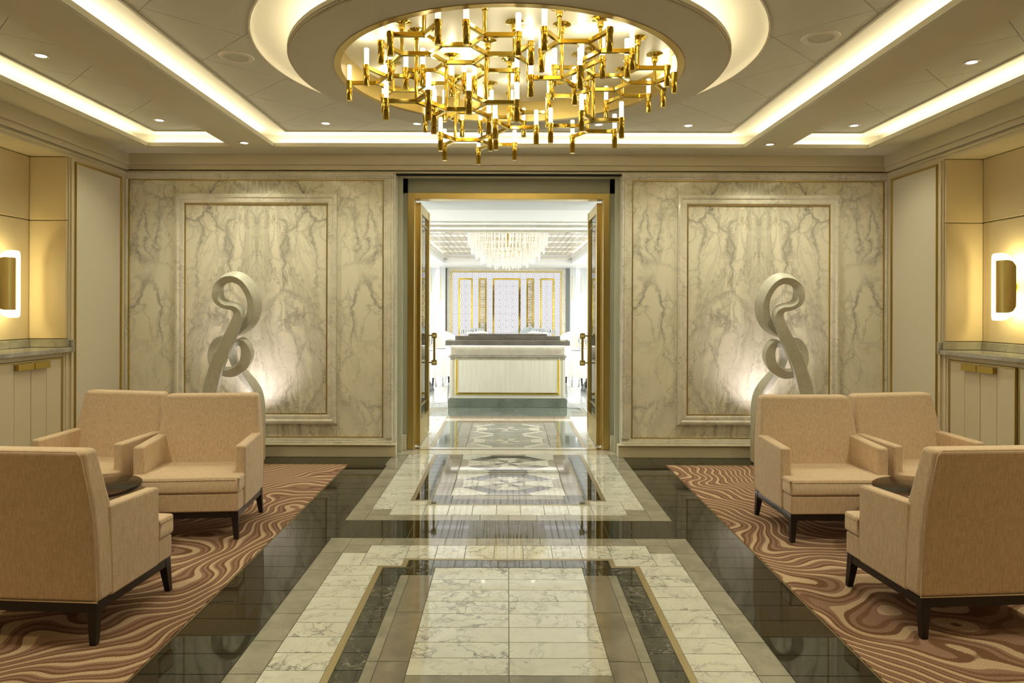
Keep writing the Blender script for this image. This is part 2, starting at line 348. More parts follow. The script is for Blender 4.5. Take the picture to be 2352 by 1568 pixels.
# --- side black fields between the pale walkway and the carpets, whole room length
for s in (-1, 1):
    for a, b in steps(2.0, 4.53, .17):
        xa, xb = sorted((X0+s*1.152, s*1.51)); tile('black_tile', xa, xb, a, b, fplain)
    for a, b in steps(4.53, 4.905, .19):
        xa, xb = sorted((X0+s*1.152, s*1.51)); tile('black_tile', xa, xb, a, b, fplain)
    for a, b in steps(4.905, 6.62, .17):
        xa, xb = sorted((X0+s*1.152, s*1.51)); tile('black_tile', xa, xb, a, b, fplain)
    # row along the back wall
    for a, b in steps(1.162, 3.84, .255):
        xa, xb = sorted((s*a, s*b)); tile('black_tile', xa, xb, 6.62, 7.0, fplain)
for a, b in steps(-1.152, 1.152, .1645):
    tile('black_tile', X0+a, X0+b, 4.53, 4.905, fplain)
# --- near walkway panel
def mirror(nm, a, b, y0, y1, m):
    tile(nm, X0+a, X0+b, y0, y1, m); tile(nm, X0-b, X0-a, y0, y1, m)
for a, b in steps(-1.013, 1.013, .2): tile('grey_tile', X0+a, X0+b, 4.391, 4.53, fgrey)
mirror('grey_tile', 1.013, 1.152, 4.256, 4.53, fgrey)
mirror('grey_tile', .865, 1.013, 4.256, 4.391, fgrey)
for a, b in steps(2.0, 4.256, .29): mirror('grey_tile', 1.013, 1.152, a, b, fgrey)
for a, b in steps(-.62, .62, .178): tile('white_tile', X0+a, X0+b, 4.162, 4.391, fwhite)
mirror('white_tile', .62, .865, 4.162, 4.391, fwhite)
mirror('white_tile', .865, 1.013, 4.045, 4.256, fwhite); mirror('white_tile', .62, .865, 4.045, 4.162, fwhite)
for a, b in steps(2.0, 4.045, T): mirror('white_tile', .757, 1.013, a, b, fwhite)
brass_strip(X0-.62, X0+.62, 4.134, 4.162)
for s in (-1, 1):
    xa, xb = sorted((X0+s*.592, X0+s*.62)); brass_strip(xa, xb, 4.045, 4.134)
    xa, xb = sorted((X0+s*.592, X0+s*.757)); brass_strip(xa, xb, 4.017, 4.045)
    xa, xb = sorted((X0+s*.725, X0+s*.757)); brass_strip(xa, xb, 2.0, 4.017)
for a, b in steps(-.44, .44, .125): tile('black_marble_tile', X0+a, X0+b, 4.015, 4.134, fblack)
mirror('black_marble_tile', .44, .592, 3.905, 4.134, fblack)
mirror('black_marble_tile', .592, .725, 3.905, 4.017, fblack)
for a, b in steps(2.0, 3.905, T): mirror('black_marble_tile', .605, .725, a, b, fblack)
mirror('grey_tile', .555, .605, 2.0, 2.95, fgrey); mirror('grey_tile', .555, .605, 2.95, 3.905, fgrey)
for a, b in steps(2.0, 3.905, .48): mirror('grey_tile', .423, .555, a, b, fgrey2)
mirror('black_marble_tile', .423, .44, 3.905, 4.015, fblack)
ys = [4.015, 3.842, 3.698, 3.556, 3.413, 3.268, 3.122, 2.981, 2.840]
for a, b in zip(ys[1:], ys): mirror('white_tile', 0, .423, a, b, fwhite)
for a, b in steps(2.0, 2.84, .28): mirror('grey_tile', 0, .423, a, b, fgrey)
tile('plain_tile', -1.51, 1.51, -1.5, 2.0, fplain)
# --- far walkway panel up to the doorway
for a, b in steps(-1.013, 1.013, .2): tile('grey_tile', X0+a, X0+b, 4.905, 5.035, fgrey)
mirror('grey_tile', 1.013, 1.152, 4.905, 5.173, fgrey); mirror('grey_tile', .865, 1.013, 5.035, 5.173, fgrey)
for a, b in steps(5.173, 7.107, .32): mirror('grey_tile', 1.013, 1.152, a, b, fgrey)
for a, b in steps(-.62, .62, .178): tile('white_tile', X0+a, X0+b, 5.035, 5.286, fwhite)
mirror('white_tile', .62, .865, 5.035, 5.286, fwhite)
mirror('white_tile', .865, 1.013, 5.173, 5.40, fwhite); mirror('white_tile', .62, .865, 5.286, 5.40, fwhite)
for a, b in steps(5.40, 7.107, .213): mirror('white_tile', .757, 1.013, a, b, fwhite)
brass_strip(X0-.62, X0+.62, 5.286, 5.314)
for s in (-1, 1):
    xa, xb = sorted((X0+s*.592, X0+s*.62)); brass_strip(xa, xb, 5.314, 5.40)
    xa, xb = sorted((X0+s*.592, X0+s*.757)); brass_strip(xa, xb, 5.40, 5.428)
    xa, xb = sorted((X0+s*.725, X0+s*.757)); brass_strip(xa, xb, 5.428, 7.107)
    xa, xb = sorted((X0+s*.592, X0+s*.60)); brass_strip(xa, xb, 5.56, 7.107)
for a, b in steps(-.44, .44, .125): tile('black_marble_tile', X0+a, X0+b, 5.314, 5.44, fblack)
mirror('black_marble_tile', .44, .592, 5.314, 5.56, fblack); mirror('black_marble_tile', .592, .725, 5.428, 5.56, fblack)
for a, b in steps(5.56, 7.107, .155): mirror('black_marble_tile', .60, .725, a, b, fblack)
for a, b in steps(5.56, 7.107, .39): mirror('grey_tile', .46, .592, a, b, fgrey2)
mirror('grey_tile', 0, .44, 5.44, 5.56, fgrey)
def medallion(cy, hx=.46, hy=.387, cols=None):
    g, d, wv, mid = cols or (fgrey, fblack, fwhite, fgrey2)
    def oc(r, k): a = PI/8 + k*PI/4; return (X0 + r*hx*math.cos(a)/math.cos(PI/8), cy + r*hy*math.sin(a)/math.cos(PI/8))
    R = (.98, .84, .56, .30)
    for k in (0, 2, 4, 6):                      # corner triangles of the square
        a, b = oc(R[0], k), oc(R[0], k+1)
    cs = [(X0+hx, cy+hy), (X0-hx, cy+hy), (X0-hx, cy-hy), (X0+hx, cy-hy)]
    for i, c in enumerate(cs):
        k = (0, 2, 4, 6)[i]; ptile('mosaic_tile', [oc(R[0], k), c, oc(R[0], k+1)], g)
    for k in range(8):
        ptile('mosaic_tile', [oc(R[1], k), oc(R[0], k), oc(R[0], k+1), oc(R[1], k+1)], (wv, mid)[k % 2])
        ptile('mosaic_tile', [oc(R[2], k), oc(R[1], k), oc(R[1], k+1), oc(R[2], k+1)], wv if k % 4 == 3 else d)
        ptile('mosaic_tile', [oc(R[3], k), oc(R[2], k), oc(R[2], k+1), oc(R[3], k+1)], (mid, g)[k % 2])
        a, b = oc(R[3], k), oc(R[3], k+1); mm = ((a[0]+b[0])/2, (a[1]+b[1])/2)
        ptile('mosaic_tile', [(X0, cy), a, mm], (d, wv)[k % 2]); ptile('mosaic_tile', [(X0, cy), mm, b], (wv, mid)[k % 2])
medallion(5.947, cols=(fwhite, fblack, fwhite, fgrey)); medallion(6.721, cols=(fwhite, fblack, fwhite, fgrey))
# --- threshold and the restaurant floor
for a, b in steps(-1.14, 1.14, .74): tile('threshold_tile', X0+a, X0+b, 7.107, 7.34, fcream)
obj('threshold_strip', B((-1.07, 1.09, 7.35, 7.45, -.012, .004)), plain('steel_strip', (.7, .68, .6), .2, 1), floor)
gcols = (fgrey, fgreen, fcream, fgrey2)
for s in (-1, 1):
    xa, xb = sorted((X0+s*.84, X0+s*1.1)); 
    for a, b in steps(7.45, 9.6, .36): tile('white_tile', xa, xb, a, b, fwhite)
    xa, xb = sorted((X0+s*.80, X0+s*.84)); brass_strip(xa, xb, 7.45, 9.2)
    xa, xb = sorted((X0+s*.60, X0+s*.80))
    for a, b in steps(7.45, 9.2, .22): tile('black_marble_tile', xa, xb, a, b, fgreen)
    xa, xb = sorted((X0+s*.46, X0+s*.60))
    for a, b in steps(7.45, 9.1, .55): tile('grey_tile', xa, xb, a, b, fgrey2)
tile('grey_tile', X0-.46, X0+.46, 9.0, 9.1, fgrey2)
for a, b in steps(-.60, .60, .133): tile('brown_tile', X0+a, X0+b, 9.1, 9.2, plain('brown_marble', (.24, .15, .08), .08) if 'brown_marble' not in MATS else MATS['brown_marble'])
medallion(7.845, .46, .387, gcols); medallion(8.61, .46, .387, gcols)
for a, b in steps(-.84, .84, .21): tile('cream_tile', X0+a, X0+b, 9.2, 9.42, fcream)
for a, b in steps(-.84, .84, .21): tile('brown_tile', X0+a, X0+b, 9.42, 9.6, MATS['brown_marble'])
for r in range(2):
    for a, b in steps(-.99+r*.165, .99+r*.165, .33): tile('green_tile', X0+a-.08, X0+b-.08, 9.6+r*.43, 10.03+r*.43, fgreen)
for s in (-1, 1):
    for i in range(12):
        for j in range(5):
            a = 1.14+j*.85 if j or i >= 5 else 1.14
            y0 = 7.45+i*1.2
            xa, xb = sorted((s*(1.14+j*.85), s*(1.99+j*.85))); tile('pale_tile', xa, xb, y0, y0+1.2, fwhite)
tile('pale_tile', -1.14, 1.14, 10.47, 16, fwhite); tile('pale_tile', -1.14, 1.14, 16, 21.8, fwhite)

# carpets with their brass edging
for s, side in ((-1, 'left'), (1, 'right')):
    xa, xb = sorted((s*1.518, s*3.80))
    obj('carpet', B((xa, xb, -1.5, 6.62, -.012, .006)), carpetm, label='brown and beige wavy striped carpet on the %s side of the stone walkway' % side, cat='carpet')
    xa, xb = sorted((s*1.51, s*1.518)); brass_strip(xa, xb, -1.5, 6.62)
    xa, xb = sorted((s*1.51, s*3.84)); obj('brass_inlay', B((xa, xb, 6.615, 6.622, -.012, .007)), satin, floor)

# ================================================================ WALLS
W = 7.02; ZS = 3.034; ZP = 3.15
back = obj('wall_back', B((-4.3, -1.15, 7.05, 7.3, -.01, 3.6), (1.17, 4.3, 7.05, 7.3, -.01, 3.6), (-1.15, 1.17, 7.05, 7.3, 2.85, 3.6)), cream, kind='structure')
wm = wallmap(7.05)
GOLD = satin
for s, xo, xi in ((-1, -3.84, -1.156), (1, 3.81, 1.15)):
    cx = s*2.53; x0, x1 = sorted((xo, xi)); 
    g0, g1 = (x0+.02, x1-.095) if s < 0 else (x0+.10, x1-.02)      # outer gold line
    i0, i1 = cx-.713, cx+.713; f0, f1 = cx-.82, cx+.81
    zt = 2.85; zb = .185
    z0o, z1o = zb, 2.782; zi0, zi1 = .43, 2.535; zf0, zf1 = .325, 2.635
    # slabs: centre, strip above, strip below, one at each side
    for nm, a, b, c, d in (('marble_slab', f0+.05, f1-.05, zf0+.05, zf1-.05), ('marble_slab', f0, f1, zf1, z1o), ('marble_slab', f0, f1, z0o, zf0), ('marble_slab', g0, f0, z0o, z1o), ('marble_slab', f1, g1, z0o, z1o)):
        y1 = 7.05 if nm else 0
        obj(nm, B((a+.001, b-.001, 7.02 if c > zf0+.01 and a > f0 and b < f1 else 7.022, y1, c+.001, d-.001)), wmarb, back)
    # outer moulding (marble) + gold fillet, inner moulding + gold fillet
    bm = bmesh.new(); frame(bm, wm, x0, x1, .12, zt, [(0, 0), (0, .05), (.012, .062), (.03, .062), (.045, .05), (.06, .055), (.068, .04), (.068, 0)]) if False else None
    oL, oR, oB, oT = g0-x0, x1-g1, .065, zt-z1o
    bm = bmesh.new()
    def strip(bm, a, b, c, d, hs):     # moulded bar: stepped heights across its short side
        hor = (b-a) > (d-c); n = len(hs)
        for k, h in enumerate(hs):
            if hor: box(bm, a, b, 7.05-h, 7.05, c+(d-c)*k/n, c+(d-c)*(k+1)/n)
            else: box(bm, a+(b-a)*k/n, a+(b-a)*(k+1)/n, 7.05-h, 7.05, c, d)
    H1 = (.060, .066, .060, .050, .040)
    for nm, a, b, c, d, hs in (('moulding', x0, x1, z1o, zt, H1[::-1]), ('moulding', x0, x1, .12, z0o, (.075, .068, .055, .045)), ('moulding', x0, g0, z0o, z1o, H1), ('moulding', g1, x1, z0o, z1o, H1[::-1])):
        bm = bmesh.new(); strip(bm, a, b, c, d, hs); obj(nm, bm, trimm, back, bev=.004)
    bm = bmesh.new(); frame(bm, wm, g0, g1, z0o, z1o, [(0, 0), (0, .042), (.009, .042), (.009, 0)]); obj('gold_fillet', bm, GOLD, back)
    bm = bmesh.new(); frame(bm, wm, f0, f1, zf0, zf1, [(0, 0), (0, .055), (.02, .062), (.035, .062), (.045, .05), (.07, .052), (.085, .05), (.098, .036), (.098, 0)]); obj('moulding', bm, trimm, back)
    bm = bmesh.new(); frame(bm, wm, f0+.098, f1-.098, zf0+.098, zf1-.098, [(0, 0), (0, .044), (.008, .044), (.008, 0)]); obj('gold_fillet', bm, GOLD, back)
    # baseboard
    bx0, bx1 = (xo, xi+.04) if s < 0 else (xi-.04, xo)
    obj('baseboard_back_' + ('left' if s < 0 else 'right'), B((bx0, bx1, 6.965, 7.06, 0, .10), (bx0, bx1, 6.975, 7.06, .10, .118), (bx0, bx1, 6.955, 7.06, .118, .128)), cream, kind='structure', bev=.004)
# reveals of the opening
for s in (-1, 1):
    xa, xb = sorted((X0+s*1.145, X0+s*1.22))
    obj('trim_1' if s < 0 else 'trim_2', B((xa, xb, 7.04, 7.34, 0, 2.86)), trimm, kind='structure')
    xa, xb = sorted((X0+s*1.10, X0+s*1.145))
    obj('track_cover', B((xa, xb, 7.2, 7.24, 0, 2.86)), steel, back)
    obj('jamb_base', B((X0+s*1.12-.05, X0+s*1.12+.05, 7.30, 7.36, 0, .16)), trimm, back, bev=.004)
obj('track_slot', B((-1.13, 1.15, 7.06, 7.12, 2.838, 2.85)), darkslot, back)
obj('track_rail', B((-1.13, 1.15, 7.045, 7.055, 2.832, 2.845)), darkslot, back)
# grey-green portal and brass door frame
DW = 1.033
obj('trim_3', B((X0-1.2, X0-DW-.035, 7.37, 7.5, 0, 2.86), (X0+DW+.035, X0+1.2, 7.37, 7.5, 0, 2.86), (X0-1.2, X0+1.2, 7.37, 7.5, 2.707, 2.9)), steel, kind='structure')
obj('trim_4', B((X0-1.068, X0-.998, 7.35, 7.50, 0, 2.707), (X0+.998, X0+1.068, 7.35, 7.50, 0, 2.707), (X0-.998, X0+.998, 7.35, 7.50, 2.643, 2.707)), brushed, kind='structure', bev=.003)

# side walls with a niche, panel bay and cornice
for s, XW, side in ((-1, -3.84, 'left'), (1, 3.81, 'right')):
    YJ, YN, ZN = 6.095, 1.6, 2.807; XN = XW + s*.346
    def sb(x0, x1, y0, y1, z0, z1):
        a, b = sorted((XW + s*x0, XW + s*x1)); return (a, b, y0, y1, z0, z1)
    wl = obj('wall_'+side, B(sb(0, .5, YJ, 7.3, 0, 3.6), sb(0, .5, -1.6, YN, 0, 3.6), sb(0, .5, YN, YJ, ZN, 3.6), sb(.356, .5, YN, YJ, 0, ZN)), cream, kind='structure')
    sm = sidemap(XW, s)
    # framed linen panel between corner and niche
    obj('wall_panel', B(sb(-.004, .01, 6.185, 6.895, .16, 2.765)), linen, wl)
    bm = bmesh.new(); frame(bm, sm, 6.17, 6.905, .145, 2.78, [(0, 0), (0, .018), (.006, .018), (.012, .008), (.016, .008), (.016, 0)]); obj('gold_fillet', bm, satin, wl)
    # pilaster moulding at the niche edge
    obj('pilaster_trim', B(sb(-.016, .01, 6.11, 6.135, 0, 2.80), sb(-.010, .01, 6.145, 6.155, 0, 2.8)), cream, wl, bev=.003)
    # leather upholstered panels in the niche: jamb (two) and back wall
    for z0, z1 in ((1.215, 2.247), (2.253, ZN-.003)):
        obj('leather_panel', B(sb(.012, .345, YJ-.02, YJ+.01, z0, z1)), leather, wl, bev=.008, seg=3)
        for a, b in steps(YN, YJ-.022, 1.12):
            obj('leather_panel', B(sb(.33, .36, a+.003, b-.003, z0, z1)), leather, wl, bev=.008, seg=3)
    obj('niche_return', B(sb(.002, .34, 6.028, YJ+.002, 0, 1.099), sb(-.006, .01, 6.05, 6.08, 0, 1.099)), cream, wl, bev=.003)
    # baseboard of the panel bay
    obj('baseboard_'+side, B(sb(-.03, .01, 6.1, 7.02, 0, .12), sb(-.04, .01, 6.1, 7.02, .12, .13)), cream, kind='structure', bev=.004)
    # worktop with upstand
    ct = empty('worktop', (XW+s*.17, 4.4, 0), label='grey marble worktop with upstand in the %s wall niche' % side, cat='worktop')
    def lc(bx): return (bx[0]-(XW+s*.17), bx[1]-(XW+s*.17), bx[2]-4.4, bx[3]-4.4, bx[4], bx[5])
    obj('slab', B(lc(sb(-.045, .33, YN+.01, YJ-.021, 1.10, 1.142))), counterm, ct, bev=.008)
    obj('slab_end', B(lc(sb(-.045, -.001, YJ-.019, YJ+.02, 1.10, 1.21))), counterm, ct, bev=.005)
    obj('upstand', B(lc(sb(-.02, .33, YJ-.042, YJ-.021, 1.144, 1.212)), lc(sb(.308, .328, YN+.01, YJ-.043, 1.144, 1.212))), counterm, ct, bev=.004)
    # cabinets: double doors, each leaf with a groove
    for k in range(5):
        ye = 6.005 - k*.815; ys_ = ye-.77
        nm = ('nearest the back wall', 'second from the back wall', 'third from the back wall', 'fourth from the back wall', 'farthest from the back wall')[k]
        cb = empty('cabinet', (XW+s*.17, ye-.385, 0), label='cream double-door cabinet with brass pull under the %s worktop, %s' % (side, nm), cat='cabinet', group='cabinets under the %s worktop' % side)
        def q(x0, x1, y0, y1, z0, z1):
            bx = sb(x0, x1, y0, y1, z0, z1); return (bx[0]-(XW+s*.17), bx[1]-(XW+s*.17), bx[2]-(ye-.385), bx[3]-(ye-.385), bx[4], bx[5])
        obj('carcass', B(q(.03, .32, ys_-.02, ye+.02, 0, 1.098), q(.008, .03, ys_-.022, ye+.022, 1.065, 1.098), q(.03, .05, ys_, ye, 0, .1)), cream, cb)
        bm = bmesh.new()
        mpf = lambda u, v, h: (s*(-.17+.008) - s*h, u-(ye-.385), v)
        frame(bm, mpf, ys_-.004, ye+.004, .09, 1.058, [(0, -.012), (0, .006), (.008, .006), (.008, -.012)]); obj('brass_edge', bm, satin, cb)
        for a, b in ((ys_+.006, ye-.388), (ye-.382, ye-.006)):
            mdl = (a+b)/2
            d = obj('door', B(q(.004, .022, a, mdl-.002, .1, 1.048), q(.004, .022, mdl+.002, b, .1, 1.048), q(.008, .024, a, b, .1, 1.048)), cream, cb, bev=.0015)
            hy0, hy1 = (mdl, b-.001) if a < ye-.5 else (a+.001, mdl)
            obj('handle', B(q(-.018, .004, hy0, hy1, .995, 1.040), q(-.03, -.018, hy0, hy1, .99, 1.043)), pullm, d, bev=.002)
    # cornice on the side wall
    obj('trim_%d' % (5 if s < 0 else 6), B(sb(-.045, .02, -1.6, 7.02, 2.918, ZS+.02), sb(-.024, .02, -1.6, 7.02, 2.868, 2.918), sb(-.03, .02, -1.6, 7.02, 2.835, 2.845)), cream, kind='structure', bev=.004)
obj('trim_7', B((-3.84, 3.81, 6.975, 7.06, 2.925, ZS+.02), (-3.84, 3.81, 6.995, 7.06, 2.875, 2.925), (-3.84, 3.81, 6.985, 7.06, 2.85, 2.86)), cream, kind='structure', bev=.004)
obj('wall_front', B((-4.4, 4.4, -1.75, -1.6, 0, 3.6)), cream, kind='structure')

# ================================================================ CEILING
YB0, YB1 = 2.57, 6.713
# soffit plates (bottom at ZS)
cb = [(-4.3, 4.3, 6.713, 7.05, ZS, ZS+.037), (-4.3, 4.3, -1.6, 2.57, ZS, ZS+.037),
      (-2.65, -2.265, 2.57, 6.713, ZS, ZS+.037), (2.28, 2.66, 2.57, 6.713, ZS, ZS+.037),
      (-4.3, -3.475, 2.57, 6.713, ZS, ZS+.037), (3.475, 4.3, 2.57, 6.713, ZS, ZS+.037),
      (-4.4, 4.4, -1.7, 7.3, 3.55, 3.65)]
ceil = obj('ceiling', B(*cb), plaster, kind='structure')
obj('soffit_edge', B((-2.265, -2.255, 2.57, 6.713, ZS+.006, ZS+.045), (2.27, 2.28, 2.57, 6.713, ZS+.006, ZS+.045), (-2.265, 2.28, 6.703, 6.713, ZS+.006, ZS+.045),
    (-2.69, -2.65, 2.57, 6.713, ZS+.02, ZS+.04), (2.66, 2.70, 2.57, 6.713, ZS+.02, ZS+.04), (-3.475, -3.465, 2.57, 6.713, ZS+.006, ZS+.045), (3.465, 3.475, 2.57, 6.713, ZS+.006, ZS+.045),
    (-3.475, -2.65, 6.703, 6.713, ZS+.006, ZS+.045), (2.66, 3.475, 6.703, 6.713, ZS+.006, ZS+.045)), plaster, ceil)
# cove cavities: cap + outer wall, then the strip lamp
ZC = 3.185
def cav(boxes): obj('cove_cap', B(*boxes), covem, ceil)
cav([(-2.45, -2.09, 2.75, 6.54, ZC, ZC+.02), (2.09, 2.46, 2.75, 6.54, ZC, ZC+.02), (-2.45, 2.46, 6.54, 6.86, ZC, ZC+.02), (-2.45, 2.46, 2.40, 2.75, ZC, ZC+.02)])
cav([(-2.45, -2.43, 2.4, 6.86, ZS+.03, ZC), (2.44, 2.46, 2.4, 6.86, ZS+.03, ZC), (-2.45, 2.46, 6.84, 6.86, ZS+.03, ZC), (-2.45, 2.46, 2.40, 2.42, ZS+.03, ZC)])
for s in (-1, 1):
    a, b = sorted((s*3.66, s*3.33)); cav([(a, b, 2.75, 6.54, ZC, ZC+.02)])
    a, b = sorted((s*3.66, s*2.49)); cav([(a, b, 6.54, 6.86, ZC, ZC+.02), (a, b, 2.4, 2.75, ZC, ZC+.02), (a, b, 6.84, 6.86, ZS+.03, ZC)])
    a, b = sorted((s*3.66, s*3.64)); cav([(a, b, 2.4, 6.86, ZS+.03, ZC)])
    a, b = sorted((s*2.47, s*2.49)); cav([(a, b, 2.4, 6.86, ZS+.03, ZC+.02)])
LH = (ZS+.042, ZS+.054)
def strip_lamp(lab, x0, x1, y0, y1):
    o = obj('strip_light', B((x0, x1, y0, y1, *LH)), led); prop(o, lab, 'light')
strip_lamp('warm strip light in the cove along the left side of the central ceiling', -2.40, -2.37, 2.65, 6.68)
strip_lamp('warm strip light in the cove along the right side of the central ceiling', 2.385, 2.415, 2.65, 6.68)
strip_lamp('warm strip light in the cove at the back of the central ceiling', -2.25, 2.26, 6.80, 6.83)
strip_lamp('warm strip light in the outer left ceiling bay, long side', -3.61, -3.58, 2.65, 6.68)
strip_lamp('warm strip light in the outer right ceiling bay, long side', 3.58, 3.61, 2.65, 6.68)
strip_lamp('short warm strip light at the back of the left ceiling bay', -3.47, -2.60, 6.80, 6.83)
strip_lamp('short warm strip light at the back of the right ceiling bay', 2.60, 3.47, 6.80, 6.83)
# rims round the tiled fields
def rim(x0, x1, y0, y1):
    bm = bmesh.new(); mp = lambda u, v, h: (u, v, ZP-h)
    frame(bm, mp, x0, x1, y0, y1, [(0, -.06), (0, .006), (.018, .006), (.018, -.06)]); obj('field_rim', bm, plaster, ceil)
rim(-2.10, 2.10, 2.735, 6.55); rim(-3.336, -2.5, 2.735, 6.55); rim(2.5, 3.336, 2.735, 6.55)
# diamond ceiling tiles
CX, CY = .005, 4.64; RR, RD, RG = 1.62, 1.411, 1.133
def clip(poly, ax, lim, keep_less):
    out = []
    for i in range(len(poly)):
        p, q = poly[i], poly[(i+1) % len(poly)]
        ip = (p[ax] <= lim) == keep_less or p[ax] == lim; iq = (q[ax] <= lim) == keep_less or q[ax] == lim
        if ip: out.append(p)
        if ip != iq:
            t_ = (lim-p[ax])/(q[ax]-p[ax]); out.append((p[0]+(q[0]-p[0])*t_, p[1]+(q[1]-p[1])*t_))
    return out
def minus_disc(poly):        # densify and push points out of the round recess
    out = []; n = len(poly); inside = 0
    for i in range(n):
        p, q = poly[i], poly[(i+1) % n]
        for k in range(24): out.append((p[0]+(q[0]-p[0])*k/24, p[1]+(q[1]-p[1])*k/24))
    rad = [math.hypot(p[0]-CX, p[1]-CY) for p in out]
    if min(rad) >= RR: return poly
    if max(rad) <= RR: return None
    m = len(out); res = []
    ins = [r < RR for r in rad]
    # start at first outside point after an inside run
    st = next(i for i in range(m) if not ins[i] and ins[i-1])
    run = [out[(st+i) % m] for i in range(m)]; fl = [ins[(st+i) % m] for i in range(m)]
    keep = [p for p, f in zip(run, fl) if not f]
    nseg = sum(1 for i in range(m) if fl[i] and not fl[i-1])
    if nseg != 1: return poly if sum(fl) < 2 else [p for p, f in zip(run, fl) if not f]
    def hit(p, q):
        a, b = 0., 1.
        for _ in range(30):
            c = (a+b)/2; x = (p[0]+(q[0]-p[0])*c, p[1]+(q[1]-p[1])*c)
            if math.hypot(x[0]-CX, x[1]-CY) > RR: a = c
            else: b = c
        return x
    i_in = keep[-1]; nxt = run[len(keep)]; A_ = hit(i_in, nxt); B_ = hit(run[0], run[-1])
    a0 = math.atan2(A_[1]-CY, A_[0]-CX); a1 = math.atan2(B_[1]-CY, B_[0]-CX)
    d = (a1-a0+PI) % (2*PI) - PI
    arc = [(CX+RR*math.cos(a0+d*k/10), CY+RR*math.sin(a0+d*k/10)) for k in range(11)]
    return keep + arc
def diamond_field(x0, x1, y0, y1, vx, vy, hole=False):
    a, b = .405, .40
    for i in range(-8, 9):
        for j in range(-8, 9):
            if (i+j) % 2: continue
            c = (vx+i*a, vy+j*b + 0); g = .0025
            p = [(c[0]+a-g, c[1]), (c[0], c[1]+b-g), (c[0]-a+g, c[1]), (c[0], c[1]-b+g)]
            for ax, lim, k in ((0, x0, False), (0, x1, True), (1, y0, False), (1, y1, True)):
                if len(p) > 2: p = clip(p, ax, lim, k)
            if len(p) < 3: continue
            if hole: p = minus_disc(p)
            if not p: continue
            bm = bmesh.new(); prism(bm, p, ZP, ZP+.012)
            ar = sum(f.calc_area() for f in bm.faces)
            if ar < .0012: bm.free(); continue
            obj('ceiling_tile', bm, panelm, ceil)
diamond_field(-2.078, 2.078, 2.757, 6.528, 0, 6.25, True)
diamond_field(-3.314, -2.52, 2.757, 6.528, -3.08-.405, 5.0)
diamond_field(2.52, 3.314, 2.757, 6.528, 3.08+.405, 5.0)
NS = 96
# dark backing above the tiles (fills the joints), with a round hole in the middle
bm = bmesh.new(); box(bm, -3.33, -2.5, 2.74, 6.54, ZP+.013, ZP+.02); box(bm, 2.5, 3.33, 2.74, 6.54, ZP+.013, ZP+.02)
ring = [(CX+1.63*math.cos(2*PI*i/NS), CY+1.63*math.sin(2*PI*i/NS)) for i in range(NS)]
def to_rect(a):
    c, s_ = math.cos(a), math.sin(a); k = min(2.08/abs(c) if c else 9, 1.88/abs(s_) if s_ else 9); return (CX+c*k, CY+s_*k)
rect = [to_rect(2*PI*i/NS) for i in range(NS)]
va = [bm.verts.new((x, y, ZP+.013)) for x, y in ring]; vb = [bm.verts.new((x, y, ZP+.013)) for x, y in rect]
for i in range(NS): bm.faces.new((va[i], va[(i+1) % NS], vb[(i+1) % NS], vb[i]))
obj('tile_backing', bm, plain('joint_shadow', (.16, .14, .10), .9), ceil)
# round recess: curved cove and flat top
bm = bmesh.new()
pr = [(RR+.012, ZP-.003), (RR, ZP-.003), (RR-.004, ZP+.012)] + [(RR-.004-.20*(1-math.cos(a)), ZP+.012+.06*math.sin(a)) for a in [PI/2*k/8 for k in range(1, 9)]] + [(1.0, ZP+.072), (.1, ZP+.072)]
lathe(bm, pr, NS, CX, CY, cap=False); obj('round_cove', bm, covem, ceil, smooth=True)
# disc with its edge mouldings
disc = empty('ceiling_disc', (CX, CY, ZS), label='round suspended plaster disc framing the gold ring above the lobby', cat='ceiling disc')
bm = bmesh.new(); lathe(bm, [(RG, 0), (RD-.016, 0), (RD-.016, .012), (RD-.006, .012), (RD-.006, .022), (RD, .022), (RD, .047), (RD-.02, .047), (RD-.02, .03), (RG, .03)], NS, cap=False)
obj('disc_plate', bm, plaster, disc, smooth=True)
bm = bmesh.new(); lathe(bm, [(1.09, -.004), (RG, -.004), (RG, .028), (1.098, .028), (1.098, .155), (1.09, .155), (1.09, -.004)], NS, cap=False)
obj('gold_ring', bm, brushed, disc, smooth=True)
bm = bmesh.new(); lathe(bm, [(1.11, .157), (1.11, .162), (.001, .162)], NS, cap=False)
v = [bm.verts.new((1.11*math.cos(2*PI*i/NS), 1.11*math.sin(2*PI*i/NS), .156)) for i in range(NS)]; bm.faces.new(v)
obj('disc_centre', bm, reflect_ceiling, disc)
bm = bmesh.new(); lathe(bm, [(RD-.125, .062), (RD-.105, .062), (RD-.105, .076), (RD-.125, .076), (RD-.125, .062)], NS, cap=False)
obj('strip_lamp', bm, ledring, disc)

